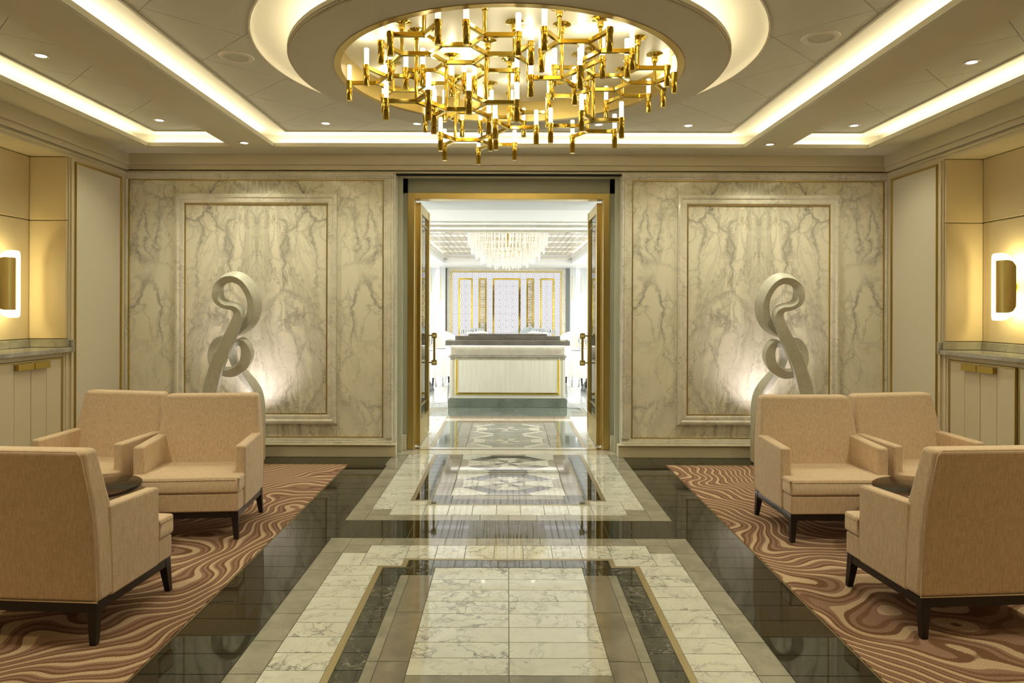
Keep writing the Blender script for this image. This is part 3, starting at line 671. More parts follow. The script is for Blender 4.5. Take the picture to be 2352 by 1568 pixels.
# speakers and downlights in the ceiling
for (x, y), side in (((-1.797, 4.607), 'left'), ((1.902, 4.244), 'right')):
    sp = empty('ceiling_speaker', (x, y, ZP), label='round cream ceiling speaker %s of the big ceiling disc' % side, cat='speaker')
    bm = bmesh.new(); lathe(bm, [(.075, 0), (.078, -.007), (.090, -.010), (.108, -.006), (.112, 0), (.112, .01), (.075, .01), (.075, 0)], 40, cap=False); obj('bezel', bm, covem, sp, smooth=True)
    bm = bmesh.new(); lathe(bm, [(.073, .006), (.073, -.002), (.04, -.004), (.001, -.005)], 40, cap=False); obj('grille', bm, panelm, sp, smooth=True)
def downlight(x, y, z, lab, power=20, color=(1, .93, .645)):
    d = empty('downlight', (x, y, z), label=lab, cat='downlight')
    bm = bmesh.new(); lathe(bm, [(.034, .012), (.034, -.003), (.05, -.006), (.053, -.001), (.053, .01)], 28, cap=False); obj('trim_ring', bm, covem, d, smooth=True)
    bm = bmesh.new(); lathe(bm, [(.034, -.0015), (.02, -.002), (.001, -.0025)], 24, cap=False); obj('lens', bm, lampface, d)
    ld = bpy.data.lights.new('downlight_beam', 'SPOT'); ld.energy = power*K; ld.color = color; ld.spot_size = 2.2; ld.spot_blend = .8; ld.shadow_soft_size = .04
    lo = bpy.data.objects.new('downlight_beam', ld); COL.objects.link(lo); lo.parent = d; lo.location = (0, 0, -.01)
    return d
downlight(-3.08, 4.59, ZP, 'small downlight in the left ceiling bay, nearer the viewer')
downlight(-3.09, 6.17, ZP, 'small downlight in the left ceiling bay, near the back wall')
downlight(3.10, 4.66, ZP, 'small downlight in the right ceiling bay, nearer the viewer')
downlight(3.12, 6.28, ZP, 'small downlight in the right ceiling bay, near the back wall')
downlight(-1.64, 6.26, ZP, 'leftmost small downlight at the back of the central ceiling field')
downlight(-.817, 6.26, ZP, 'small downlight seen through the left part of the brass chandelier')
downlight(.815, 6.27, ZP, 'small downlight seen through the right part of the brass chandelier')
downlight(1.63, 6.30, ZP, 'rightmost small downlight at the back of the central ceiling field')
downlight(-2.47, 6.52, ZS, 'small downlight at the back end of the left ceiling beam')
downlight(2.45, 6.52, ZS, 'small downlight at the back end of the right ceiling beam')
for i, x in enumerate((-3.09, -1.64, -.817, .815, 1.63, 3.12)):
    downlight(x, 3.02, ZP, 'small downlight at the near end of the ceiling bays, %s' % ('outer left bay', 'centre bay far left', 'centre bay mid left', 'centre bay mid right', 'centre bay far right', 'outer right bay')[i], 50 if abs(x) > 2 else 15)
for j, y in enumerate((2.0, .4)):  # downlights added out of view as warm fill for the lobby
    for i, x in enumerate((-3.1, -2.1, 2.1, 3.1)):
        downlight(x, y, ZS, 'added fill downlight in the soffit overhead, %s, %s' % (('outer left', 'inner left', 'inner right', 'outer right')[i], ('first row', 'second row')[j]), 13, (1, .78, .38))

# ================================================================ BRASS CHANDELIER
LA, CA = .167, .185
S3 = math.sqrt(3)/2
DIR = {'E': (1, 0), 'W': (-1, 0), 'NE': (.5, -S3), 'NW': (-.5, -S3), 'SE': (.5, S3), 'SW': (-.5, S3)}
ch = empty('honeycomb_chandelier', (CX, CY, ZS+.156), label='large polished brass honeycomb chandelier with lit crystal tubes under the ceiling disc', cat='chandelier')
def rel(x, y, z): return (x-CX, y-CY, z-(ZS+.156))
def bar_mesh(n):
    bm = bmesh.new(); h, wd = .0135, .0105
    pts = [(-wd, -h+.003), (-wd+.003, -h), (wd-.003, -h), (wd, -h+.003), (wd, h-.003), (wd-.003, h), (-wd+.003, h), (-wd, h-.003)]
    a = [bm.verts.new((0, p, q)) for p, q in pts]; b = [bm.verts.new((n, p, q)) for p, q in pts]
    bm.faces.new(a); bm.faces.new(b)
    for i in range(8): bm.faces.new((a[i], a[(i+1) % 8], b[(i+1) % 8], b[i]))
    return bm
protos = {}
def part(key, mk, loc, rz=0, parent=None, smooth=False, mat=None):
    if key not in protos:
        protos[key] = obj(key, mk(), mat or brass, parent or ch, loc, rz, smooth=smooth)
        return protos[key]
    o = protos[key].copy(); o.name = key; COL.objects.link(o); o.parent = parent or ch; o.location = loc; o.rotation_euler = (0, 0, rz); return o
def mk_cup():
    bm = bmesh.new(); lathe(bm, [(.0165, -.117), (.0182, -.114), (.0182, -.014), (.0215, -.014), (.0218, -.011), (.0218, .014), (.0175, .0165), (.0175, .006)], 20, cap=True); return bm
def mk_crys():
    bm = bmesh.new(); lathe(bm, [(.0155, 0), (.0155, .104), (.0135, .108), (.011, .106)], 14, cap=True); return bm
def mk_joint():
    bm = bmesh.new(); lathe(bm, [(.0125, -.0135), (.0125, .0135)], 6, cap=True); return bm
cupn = [0]
def cup(x, y, z):
    c = part('cup', mk_cup, rel(x, y, z), smooth=True)
    part('crystal_tube', mk_crys, (0, 0, .012), parent=c, smooth=True, mat=crystal)
    cupn[0] += 1
    if cupn[0] % 2 == 0:
        ld = bpy.data.lights.new('crystal_glow', 'POINT'); ld.energy = .38*K; ld.color = (1, .91, .64); ld.shadow_soft_size = .02
        lo = bpy.data.objects.new('crystal_glow', ld); COL.objects.link(lo); lo.parent = c; lo.location = (0, 0, .128)
def module(x, y, H, spec, poles=()):
    """spec: 'name from dir' triples; a name ending in ! is a cup"""
    z = EYE+H; nodes = {'o': (x, y)}; part('joint', mk_joint, rel(x, y, z))
    for it in spec.split(';'):
        nm, fr, d = it.split(); dx, dy = DIR[d]; px, py = nodes[fr]; isc = nm.endswith('!')
        ln = CA if isc else LA; q = (px+dx*ln, py+dy*ln); rz = math.atan2(dy, dx)
        if isc: part('cup_arm', lambda: bar_mesh(CA-.02), rel(px, py, z), rz); cup(q[0], q[1], z)
        else:
            part('arm', lambda: bar_mesh(LA), rel(px, py, z), rz)
            if nm not in nodes: nodes[nm] = q; part('joint', mk_joint, rel(q[0], q[1], z))
    for p in poles:
        px, py = nodes[p]; pole(px, py, z)
    return nodes
def pole(px, py, z, ztop=ZS+.156, canopy=True):
    bm = bmesh.new(); lathe(bm, [(.0115, 0), (.0115, ztop-z)], 14); obj('pole', bm, brass, ch, rel(px, py, z), smooth=True)
    if canopy: part('canopy', lambda: (lambda b: (lathe(b, [(.016, -.055), (.019, -.05), (.019, -.018), (.024, -.014), (.045, -.008), (.055, -.004), (.055, 0)], 28), b)[1])(bmesh.new()), rel(px, py, ztop), smooth=True)
A_ = module(-.387+.006, 3.98, 1.50, 'a8 o E;a2 o NW;c1! a2 W;c3! a2 NE;a9 o SW;a10 a9 W;d1! a10 NW;d2! a10 SW;a11 a9 SE;a12 a11 E;n a11 SW;d3! n W;d4! n SE;a6 a8 NE;c5! a6 NW;c7! a6 E;a13 a8 SE;a12 a13 SW;a14 a13 E;d5! a14 NE;d6! a14 SE;m a12 SE;d7! m E;d8! m SW', ('a2', 'a6', 'a10', 'a14', 'm'))
C_ = module(-.384, 4.31, 1.225, 'c2 o E;q1! o NW;q2! o SW;c3 c2 NE;q3! c3 NW;q4! c3 E;q5! c2 SE')
for p in ('o', 'c3'):
    x, y = C_[p] if p in C_ else (0, 0); pole(x, y, EYE+1.225, EYE+1.49, False)
E_ = module(.287, 3.925, 1.50, 'b o E;q1! o NW;q2! o SW;q3! b NE;c b SE;q4! c E;q5! c SW', ('o', 'c'))
F_ = module(.474, 4.356, 1.50, 'a o SE;q1! o W;q2! o NE;b a E;f1 b NE;q3! f1 E;q4! f1 NW;c b SE;d c E;q5! d NE;q6! d SE;e c SW;g e W;h a SW;g h SE;q7! h W;i e SE;q8! i E;q9! i SW;j g SW;r1! j W;r2! j SE', ('f1', 'd', 'i', 'h'))
G_ = module(-.796, 4.524, 1.50, 'g2 o SW;q1! o NW;q2! g2 W;g3 g2 SE;q3! g3 SW;g4 g3 E;q4! g4 SE;g6 o E;q5! g6 NE;g5 g6 SE;g5 g4 NE;g7 g5 E;q6! g7 NE;q7! g7 SE', ('g3', 'g7'))
B_ = module(.3185, 4.157, 1.37, 'q1! o W;q2! o NE;q3! o SE', ('o',))
D_ = module(-.387, 5.10, 1.225, 'd2 o E;q1! o NW;q2! o SW;q3! d2 NE;d3 d2 SE;q4! d3 E;q5! d3 SW', ('o', 'd3'))
I_ = module(.5545, 4.55, 1.225, 'i2 o SW;q1! o NW;q2! o E;q3! i2 W;i3 i2 SE;q4! i3 E;q5! i3 SW', ('o', 'i3'))
K_ = module(.006, 4.746, 1.225, 'q1! o NW;q2! o E;q3! o SW', ('o',))
S_ = module(-.562, 4.26, 1.26, 'q1! o W;q2! o NE;q3! o SE', ('o',))
P_ = module(-.4675, 5.50, 1.50, 'n o NE;q1! o W;q2! o SE;q3! n NW;m n E;q4! m NE;p2 m SE;q5! p2 SW;q p2 E;q6! q SE;r q NE;q7! r NW;q8! r E', ('n', 'q'))

# ================================================================ CEILING OF THE DISC is lit by the tubes; SCULPTURES
def catmull(P, n):
    out = []
    for i in range(len(P)-1):
        p0, p1, p2, p3 = P[max(i-1, 0)], P[i], P[i+1], P[min(i+2, len(P)-1)]
        for k in range(n):
            t_ = k/n; out.append([.5*((2*b)+(-a+c)*t_+(2*a-5*b+4*c-d)*t_*t_+(-a+3*b-3*c+d)*t_**3) for a, b, c, d in zip(p0, p1, p2, p3)])
    out.append(list(P[-1])); return out
# x, y as seen in the photo (px), depth offset (m), in-plane width (m), depth thickness (m), twist (deg)
SP = [(462, 1010, .00, .135, .10, 0), (484, 900, .00, .132, .09, 0), (499, 842, -.01, .125, .085, 0), (518, 796, -.02, .118, .08, 0), (538, 752, -.02, .10, .08, 0), (549, 722, -.01, .085, .09, 10),
      (541, 705, .00, .055, .12, 20), (520, 699, .02, .045, .13, 25), (505, 689, .03, .06, .13, 20), (500, 672, .03, .075, .12, 5), (504, 654, .03, .08, .10, -10), (519, 640, .03, .075, .10, -25),
      (541, 636, .03, .075, .12, -35), (563, 648, .04, .08, .13, -38), (580, 676, .05, .085, .13, -35), (585, 705, .06, .09, .13, -30), (577, 735, .07, .085, .12, -25), (558, 757, .09, .06, .12, -10),
      (530, 771, .12, .05, .12, 10), (503, 781, .13, .075, .10, 10), (489, 806, .12, .07, .09, 0), (490, 833, .09, .055, .09, -10), (510, 850, .05, .065, .10, -20), (536, 853, .03, .085, .10, -20),
      (561, 836, .02, .10, .09, -10), (569, 808, .03, .10, .09, 10), (560, 786, .06, .07, .10, 20), (543, 789, .11, .05, .10, 20), (535, 812, .15, .07, .09, 10), (543, 838, .17, .07, .09, 0),
      (562, 862, .18, .085, .10, -30), (579, 884, .18, .095, .11, -35), (591, 908, .18, .095, .11, -35), (595, 950, .17, .095, .11, -20), (594, 1010, .16, .10, .11, 0)]
def sculpture(side, lab):
    Yb = 6.50; base_px = 535; cx = (base_px-VX)*Yb/F
    root = empty('sculpture', (cx if side < 0 else -cx + .012, Yb, 0), label=lab, cat='sculpture')
    P = [((x-VX)*(Yb+d)/F-cx, d, EYE-((y-.003*(x-VX))-VY)*(Yb+d)/F, a, b, math.radians(t_)) for x, y, d, a, b, t_ in SP]
    C = catmull(P, 8); bm = bmesh.new(); rings = []
    for i, c in enumerate(C):
        p = Vector(c[:3]); a = Vector(C[max(i-1, 0)][:3]); b = Vector(C[min(i+1, len(C)-1)][:3]); tg = (b-a).normalized()
        n = tg.cross(Vector((0, 1, 0))); n.normalize(); d = n.cross(tg).normalized()
        n2 = n*math.cos(c[5])+d*math.sin(c[5]); d2 = -n*math.sin(c[5])+d*math.cos(c[5])
        wx, wd = c[3]*.49, c[4]*.4; rr = []
        for u, v_ in ((-1, -1), (1, -1), (1, 1), (-1, 1)):
            q = p+n2*wx*u+d2*wd*v_; rr.append(bm.verts.new((q.x*(1 if side < 0 else -1), q.y, q.z)))
        rings.append(rr)
    for a, b in zip(rings, rings[1:]):
        for j in range(4): bm.faces.new((a[j], a[(j+1) % 4], b[(j+1) % 4], b[j]))
    bm.faces.new(rings[0]); bm.faces.new(rings[-1])
    obj('ribbon', bm, sculptm, root, bev=.006, seg=2)
    px0, px1 = (-.37, .20) if side < 0 else (-.20, .37)
    obj('plinth', B((px0, px1, -.14, .32, .007, .30)), cream, root, bev=.01)
    ld = bpy.data.lights.new('uplight', 'SPOT'); ld.energy = 22*K; ld.color = (1, .88, .84); ld.spot_size = 1.9; ld.spot_blend = 1; ld.shadow_soft_size = .05
    lo = bpy.data.objects.new('uplight', ld); COL.objects.link(lo); lo.parent = root; lo.location = (.12*(1 if side < 0 else -1), .18, .36); lo.rotation_euler = (math.radians(160), 0, 0)
    bm = bmesh.new(); lathe(bm, [(.03, 0), (.035, .04), (.03, .045)], 16); obj('uplight_body', bm, blackpaint, root, (.12*(1 if side < 0 else -1), .18, .30))
sculpture(-1, 'grey looping ribbon sculpture before the left marble panel')
sculpture(1, 'grey looping ribbon sculpture before the right marble panel')

# ================================================================ WALL SCONCES
def rrect(w_, h_, r, n=5):
    pts = []
    for cx_, cy_, a0 in ((w_-r, h_-r, 0), (-w_+r, h_-r, PI/2), (-w_+r, -h_+r, PI), (w_-r, -h_+r, 1.5*PI)):
        for k in range(n+1): a = a0+PI/2*k/n; pts.append((cx_+r*math.cos(a), cy_+r*math.sin(a)))
    return pts
def curved_plate(bm, w_, h_, r, x_in, bow, th):      # plate in the y-z plane, bowed towards +x at its middle
    # strips across y so that it bends smoothly
    ny = 14; fr, bk = [], []
    for i in range(ny+1):
        y = -w_+2*w_*i/ny
        hh = h_ if abs(y) < w_-r else h_-r+math.sqrt(max(0, r*r-(abs(y)-w_+r)**2))
        x = x_in+bow*(1-(y/w_)**2)
        fr.append((bm.verts.new((x, y, -hh)), bm.verts.new((x, y, hh)))); bk.append((bm.verts.new((x-th, y, -hh)), bm.verts.new((x-th, y, hh))))
    for i in range(ny):
        bm.faces.new((fr[i][0], fr[i+1][0], fr[i+1][1], fr[i][1])); bm.faces.new((bk[i][0], bk[i][1], bk[i+1][1], bk[i+1][0]))
        bm.faces.new((fr[i][1], fr[i+1][1], bk[i+1][1], bk[i][1])); bm.faces.new((fr[i][0], bk[i][0], bk[i+1][0], fr[i+1][0]))
    for i in (0, ny): bm.faces.new((fr[i][0], fr[i][1], bk[i][1], bk[i][0]))
for s, XW, side in ((-1, -3.84, 'left'), (1, 3.81, 'right')):
    r_ = empty('wall_sconce', (XW+s*.33, 5.62, 1.68), PI if s > 0 else 0, label='wall lamp with curved brass shield over glowing opal glass in the %s niche' % side, cat='wall lamp')
    bm = bmesh.new(); lathe(bm, [(.035, 0), (.035, .012)], 24); bm.transform(Matrix.Rotation(PI/2, 4, 'Y')); obj('wall_plate', bm, satin, r_, (0, (1 if s < 0 else -1)*.06, 0), smooth=True)
    obj('bracket', B((.01, .12, -.008, .008, -.02, .02)), satin, r_, (0, (1 if s < 0 else -1)*.06, 0))
    sg = 1 if s < 0 else -1
    bm = bmesh.new(); curved_plate(bm, .125, .275, .09, .10, .045, .012); obj('opal_glass', bm, opal, r_, (0, sg*.075, 0), smooth=True)
    bm = bmesh.new(); curved_plate(bm, .11, .21, .05, .135, .055, .004); obj('brass_shield', bm, brushed, r_, (0, sg*-.02, 0), smooth=True)
    for z in (-.17, .17):
        ld = bpy.data.lights.new('sconce_glow', 'POINT'); ld.energy = 2.3*K; ld.color = (1, .82, .36); ld.shadow_soft_size = .03
        lo = bpy.data.objects.new('sconce_glow', ld); COL.objects.link(lo); lo.parent = r_; lo.location = (.07, 0, z)

# ================================================================ LOUNGE CHAIRS AND TABLES
def loft(bm, secs):          # horizontal sections: (z, x half, y front, y rear)
    rs = [[bm.verts.new(p) for p in ((-hx, yf, z), (hx, yf, z), (hx, yr, z), (-hx, yr, z))] for z, hx, yf, yr in secs]
    for a, b in zip(rs, rs[1:]):
        for j in range(4): bm.faces.new((a[j], a[(j+1) % 4], b[(j+1) % 4], b[j]))
    bm.faces.new(rs[0][::-1]); bm.faces.new(rs[-1])
HX = .355
def make_armchair():
    r = empty('lounge_armchair', (0, 0, 0))
    T_ = [(-HX, -.345), (HX, -.345), (HX, -.215), (HX-.068, -.215), (HX-.068, .13), (-HX+.068, .13), (-HX+.068, -.215), (-HX, -.215)]
    bm = bmesh.new(); prism(bm, [(x*.985, y) for x, y in T_], .178, .297); obj('seat_base', bm, fabric, r, bev=.012, seg=3)
    bm = bmesh.new(); prism(bm, [(x*1.005, y-.008 if y < -.3 else y) for x, y in T_], .299, .386)
    bm.faces.ensure_lookup_table(); top = max(bm.faces, key=lambda f: f.calc_center_median().z)
    bmesh.ops.inset_region(bm, faces=[top], thickness=.05); top = max(bm.faces, key=lambda f: (f.calc_area() if f.calc_center_median().z > .38 else 0))
    for v_ in top.verts: v_.co.z += .016
    cu = obj('seat_cushion', bm, fabric, r, bev=.022, seg=4)
    bm = bmesh.new(); tube(bm, [(-HX-.002, -.22, .384), (-HX-.002, -.335, .384), (-HX+.02, -.353, .384), (HX-.02, -.353, .384), (HX+.002, -.335, .384), (HX+.002, -.22, .384)], .0032, 6); obj('piping', bm, fabric, cu, smooth=True)
    bm = bmesh.new(); loft(bm, [(.178, HX, .11, .262), (.40, HX, .12, .275), (.60, HX-.006, .155, .292), (.865, .318, .215, .318)])
    bk = obj('backrest', bm, fabric, r, bev=.026, seg=4)
    bm = bmesh.new()
    out = [(-HX+.004, .264, .185), (-HX+.004, .277, .40), (-HX+.010, .294, .60), (-.312, .319, .835), (-.29, .320, .860), (.29, .320, .860), (.312, .319, .835), (HX-.010, .294, .60), (HX-.004, .277, .40), (HX-.004, .264, .185)]
    tube(bm, out, .0035, 6, closed=True); obj('piping', bm, fabric, bk, smooth=True)
    for s in (-1, 1):
        a, b = s*(HX-.066), s*(HX+.003); x0, x1 = min(a, b), max(a, b)
        bm = bmesh.new(); hexa(bm, [(x0, -.212, .178), (x1, -.212, .178), (x1, .17, .178), (x0, .17, .178), (x0, -.212, .575), (x1, -.212, .575), (x1, .19, .596), (x0, .19, .596)])
        ar = obj('armrest', bm, fabric, r, bev=.014, seg=3)
        e = s*(HX-.006)
        bm = bmesh.new(); tube(bm, [(e, -.206, .19), (e, -.208, .56), (e, -.196, .573), (e, .16, .590)], .003, 6); obj('piping', bm, fabric, ar, smooth=True)
    obj('rail', B((-HX+.01, HX-.01, -.335, -.305, .138, .18), (-HX+.01, HX-.01, .235, .262, .138, .18), (-HX+.01, -HX+.04, -.305, .235, .138, .18), (HX-.04, HX-.01, -.305, .235, .138, .18)), wood, r)
    for sx in (-1, 1):
        for sy, yt in ((-1, -.31), (1, .24)):
            xt, xb, yb = sx*(HX-.032), sx*(HX-.018), yt+sy*.022
            p = [(xb-.014, yb-.014, 0), (xb+.014, yb-.014, 0), (xb+.014, yb+.014, 0), (xb-.014, yb+.014, 0)] + [(xt-.024, yt-.024, .1785), (xt+.024, yt-.024, .1785), (xt+.024, yt+.024, .1785), (xt-.024, yt+.024, .1785)]
            bm = bmesh.new(); hexa(bm, p); obj('leg', bm, wood, r, bev=.002)
    return r
ac = make_armchair()
spots = [(-2.14, 3.36, 176.2, 'beige lounge armchair nearest the viewer on the left, seen from behind'),
         (2.205, 3.447, 184.5, 'beige lounge armchair nearest the viewer on the right, seen from behind'),
         (-2.105, 4.785, 5, 'beige lounge armchair facing the viewer on the left, beside the walkway'),
         (-2.885, 4.93, -11, 'beige lounge armchair on the left, nearest the left wall cabinets'),
         (2.15, 4.79, 1.5, 'beige lounge armchair facing the viewer on the right, beside the walkway'),
         (2.90, 4.93, 11, 'beige lounge armchair on the right, nearest the right wall cabinets')]
for i, (x, y, a, lab) in enumerate(spots):
    o = ac if i == 0 else copy_tree(ac)
    o.location = (x, y, .0065); o.rotation_euler = (0, 0, math.radians(a)); prop(o, lab, 'armchair', 'lounge armchairs round the low tables')
for s, side in ((-1, 'left'), (1, 'right')):
    tb = empty('side_table', (s*2.50, 4.13, .006), label='low round table with smoked glass top between the %s armchairs' % side, cat='table', group='low round tables')
    bm = bmesh.new(); lathe(bm, [(.29, .418), (.30, .422), (.30, .429), (.295, .432)], 48); obj('table_top', bm, smoke, tb, smooth=True)
    bm = bmesh.new(); lathe(bm, [(.285, .406), (.292, .407), (.292, .417), (.285, .417)], 48); obj('rim', bm, wood, tb, smooth=True)
    bm = bmesh.new(); lathe(bm, [(.02, .012), (.02, .406)], 20); obj('stem', bm, wood, tb, smooth=True)
    bm = bmesh.new(); lathe(bm, [(.15, 0), (.15, .008), (.03, .016)], 40); obj('base', bm, wood, tb, smooth=True)

# ================================================================ DOORS (open into the restaurant)
for s, nm in ((-1, 'door_1'), (1, 'door_2')):
    d = empty(nm, (X0+s*.985, 7.52, 0), kind='structure')
    def lb(a, b, y0, y1, z0, z1):      # a,b measured from the inner face outwards
        xa, xb = sorted((-s*.035+s*a, -s*.035+s*b)); return (xa, xb, y0, y1, z0, z1)
    obj('stile', B(lb(0, .055, 0, .085, .012, 2.63)), brushed, d, bev=.003)
    obj('stile', B(lb(0, .055, .80, .885, .012, 2.63)), brushed, d, bev=.003)
    obj('top_rail', B(lb(.005, .05, .085, .80, 2.53, 2.63)), satin, d)
    obj('kick_panel', B(lb(.004, .051, .085, .80, .012, .26)), satin, d)
    obj('rail', B(lb(.0, .055, .085, .80, .26, .275), lb(.01, .045, .085, .80, .40, .408), lb(.01, .045, .085, .80, 2.42, 2.428)), brushed, d)
    obj('glazing_bar', B(lb(.01, .045, .19, .198, .275, 2.53), lb(.01, .045, .69, .698, .275, 2.53)), brushed, d)
    obj('pane', B(lb(.022, .034, .085, .80, .275, 2.53)), pane, d)
    for f, a in ((0, -.07), (1, .125)):
        h = obj('handle', B(lb(a-.013, a+.013, .745, .771, .82, 1.20)), satin, d, bev=.003)
        for z in (.845, 1.165):
            bm = B(lb(a-.03, a+.03, .728, .788, z-.03, z+.03))
            xa = -s*.035+s*a; v = [bm.verts.new((xa+dx*.018, .728, z+dz*.018)) for dx, dz in ((-1, -1), (1, -1), (1, 1), (-1, 1))]; ap = bm.verts.new((xa, .71, z))
            for i in range(4): bm.faces.new((v[i], v[(i+1) % 4], ap))
            obj('handle_block', bm, satin, h, bev=.002)
            obj('handle_mount', B(lb(a if a > 0 else a+.03, .022 if a < 0 else a-.02, .75, .766, z-.008, z+.008)) if a < 0 else B(lb(.03, a-.03, .75, .766, z-.008, z+.008)), satin, h)

# ================================================================ RESTAURANT
ZR = 2.74
obj('ceiling_far', B((-5.4, 5.4, 7.5, 8.86, ZR, 3.3)), palegrey, kind='structure')
rc = obj('ceiling_restaurant', B((-5.4, 5.4, 8.87, 11.3, ZR+.002, 3.3), (-5.4, -1.8, 11.3, 20, ZR+.002, 3.3), (1.8, 5.4, 11.3, 20, ZR+.002, 3.3), (-5.4, 5.4, 19.6, 22.2, ZR, 3.3), (-1.85, 1.85, 11.3, 19.6, 3.05, 3.3)), white, kind='structure')
obj('trim_8', B((-5, 5, 10.07, 10.12, ZR-.012, ZR+.01), (-5, 5, 10.5, 10.54, ZR-.03, ZR+.01), (-5, 5, 11.15, 11.30, ZR-.035, ZR+.01)), fcream, kind='structure')
obj('wall_far', B((-5.4, 5.4, 22.0, 22.2, 0, 3.2)), palegrey, kind='structure')
obj('wall_far_left', B((-5.5, -5.3, 7.3, 22.2, 0, 3.3), (-5.5, -1.25, 7.32, 7.5, 0, 3.3)), white, kind='structure')
obj('wall_far_right', B((5.3, 5.5, 7.3, 22.2, 0, 3.3), (1.27, 5.5, 7.32, 7.5, 0, 3.3)), white, kind='structure')
# luminous coffer panels
for i, (x0, x1) in enumerate(((-1.70, -.62), (-.58, .58), (.62, 1.70))):
    for j in range(6):
        y0 = 11.6+j*1.3; o = obj('ceiling_light_panel', B((x0, x1, y0, y0+1.24, 2.985, 3.0)), MATS.get('luminous_panel') or emis('luminous_panel', (1, .97, .93), .8), label='square luminous ceiling panel behind metal grid in the restaurant', cat='ceiling light', group='luminous ceiling panels of the restaurant')
        bm = bmesh.new()
        for k in range(1, 8): xx = x0+(x1-x0)*k/8; box(bm, xx-.008, xx+.008, y0, y0+1.24, 2.955, 2.985)
        for k in range(1, 9): yy = y0+1.24*k/9; box(bm, x0, x1, yy-.008, yy+.008, 2.955, 2.984)
        obj('grid', bm, MATS['steel_strip'], o, kind='stuff')
obj('trim_9', B((-1.80, -1.70, 11.3, 19.6, 2.86, 2.9), (1.70, 1.80, 11.3, 19.6, 2.86, 2.9), (-1.8, 1.8, 19.48, 19.6, 2.86, 2.9)), fcream, kind='structure')
for s in (-1, 1):
    prop(obj('strip_light', B((s*1.76-.01, s*1.76+.01, 11.4, 19.5, 2.902, 2.91)), MATS.get('cove_white') or emis('cove_white', (1, .90, .72), 2.5)), 'warm strip light along the %s edge of the restaurant coffer' % ('left' if s < 0 else 'right'), 'light')
    downlight(s*.385+.02, 10.8, ZR, 'small downlight in the restaurant ceiling, %s of the door centre' % ('left' if s < 0 else 'right'), 1.5)
# unseen flush lamps added to brighten the restaurant, beyond what the doorway shows
for x in (-3.4, 3.4):
    for y in (9.4, 12.6, 16.0, 19.2):
        if abs(x) < 2: continue
        ld = bpy.data.lights.new('restaurant_fill', 'AREA'); ld.shape = 'DISK'; ld.size = .5; ld.energy = 60*K; ld.color = (1, .98, .95)
        r_ = empty('fill_ceiling_lamp', (x, y, ZR), label='added flush fill lamp in the restaurant, %s row, %s' % ('left' if x < 0 else 'right', {9.4: 'nearest the doors', 12.6: 'second from the doors', 16.0: 'third from the doors', 19.2: 'farthest from the doors'}[y]), cat='ceiling light', group='added flush fill lamps of the restaurant')
        bm = bmesh.new(); lathe(bm, [(.25, 0), (.26, -.01), (.28, -.01), (.28, .005)], 32, cap=False); obj('rim', bm, white, r_, smooth=True)
        lo = bpy.data.objects.new('restaurant_fill', ld); COL.objects.link(lo); lo.parent = r_; lo.location = (0, 0, -.02)
# backlit lattice screen
scx = (1162.8-VX)*22/F
sc_ = empty('lattice_screen', (scx, 21.9, 0), label='backlit white lattice screen with gold frames on the restaurant back wall', cat='screen')
ZT = 2.60; HWs = 1.70
obj('backlight', B((-HWs, HWs, .05, .08, .1, ZT)), backlit, sc_)
bm = bmesh.new(); p_ = .2155
nx, nz = 16, 12
for i in range(nx+1):
    x = -HWs+2*HWs*i/nx; 
    box(bm, x-.007, x+.007, .0, .02, .1, ZT)
for k in range(nz+1):
    z = ZT-p_*k; 
    if z > .1: box(bm, -HWs, HWs, .002, .018, z-.007, z+.007)
for i in range(nx):
    for k in range(nz):
        cx_ = -HWs+2*HWs*(i+.5)/nx; cz_ = ZT-p_*(k+.5)
        if cz_ < .2: continue
        h = .078; h2 = h
        for a in (h, .04):
            b_ = a-.013
            for bx in ((cx_-a, cx_+a, cz_-a, cz_-b_), (cx_-a, cx_+a, cz_+b_, cz_+a), (cx_-a, cx_-b_, cz_-a, cz_+a), (cx_+b_, cx_+a, cz_-a, cz_+a)):
                box(bm, bx[0], bx[1], .001, .019, bx[2], bx[3])
obj('lattice', bm, latt, sc_, kind='stuff')
fm = lambda u, v, h: (u, -h, v)
def zx(a): return (980+a/4.355-VX)*21.9/F-scx
for a, b in ((318, 462), (520, 600), (660, 938), (997, 1073), (1132, 1276)):
    bm = bmesh.new(); frame(bm, fm, zx(a), zx(b), .1, 2.42, [(0, 0), (0, .06), (.055, .06), (.055, 0)]); obj('gold_frame', bm, brass, sc_)
    if b-a < 90:
        bm = bmesh.new(); x0, x1 = zx(a)+.045, zx(b)-.045
        for k in range(1, 4): xx = x0+(x1-x0)*k/4; box(bm, xx-.007, xx+.007, -.05, -.02, .1, 2.38)
        for k in range(28): zz = .15+k*.08; box(bm, x0, x1, -.048, -.022, zz-.007, zz+.007)
        obj('gold_grid', bm, brass, sc_, kind='stuff')
bm = bmesh.new(); frame(bm, fm, -HWs-.16, HWs+.16, .0, ZT+.16, [(0, -.1), (0, .05), (.12, .05), (.12, -.1)]); obj('surround', bm, fcream, sc_)
bm = bmesh.new(); frame(bm, fm, -HWs-.04, HWs+.04, .06, ZT+.04, [(0, -.1), (0, .03), (.04, .03), (.04, -.1)]); obj('gold_border', bm, satin, sc_)
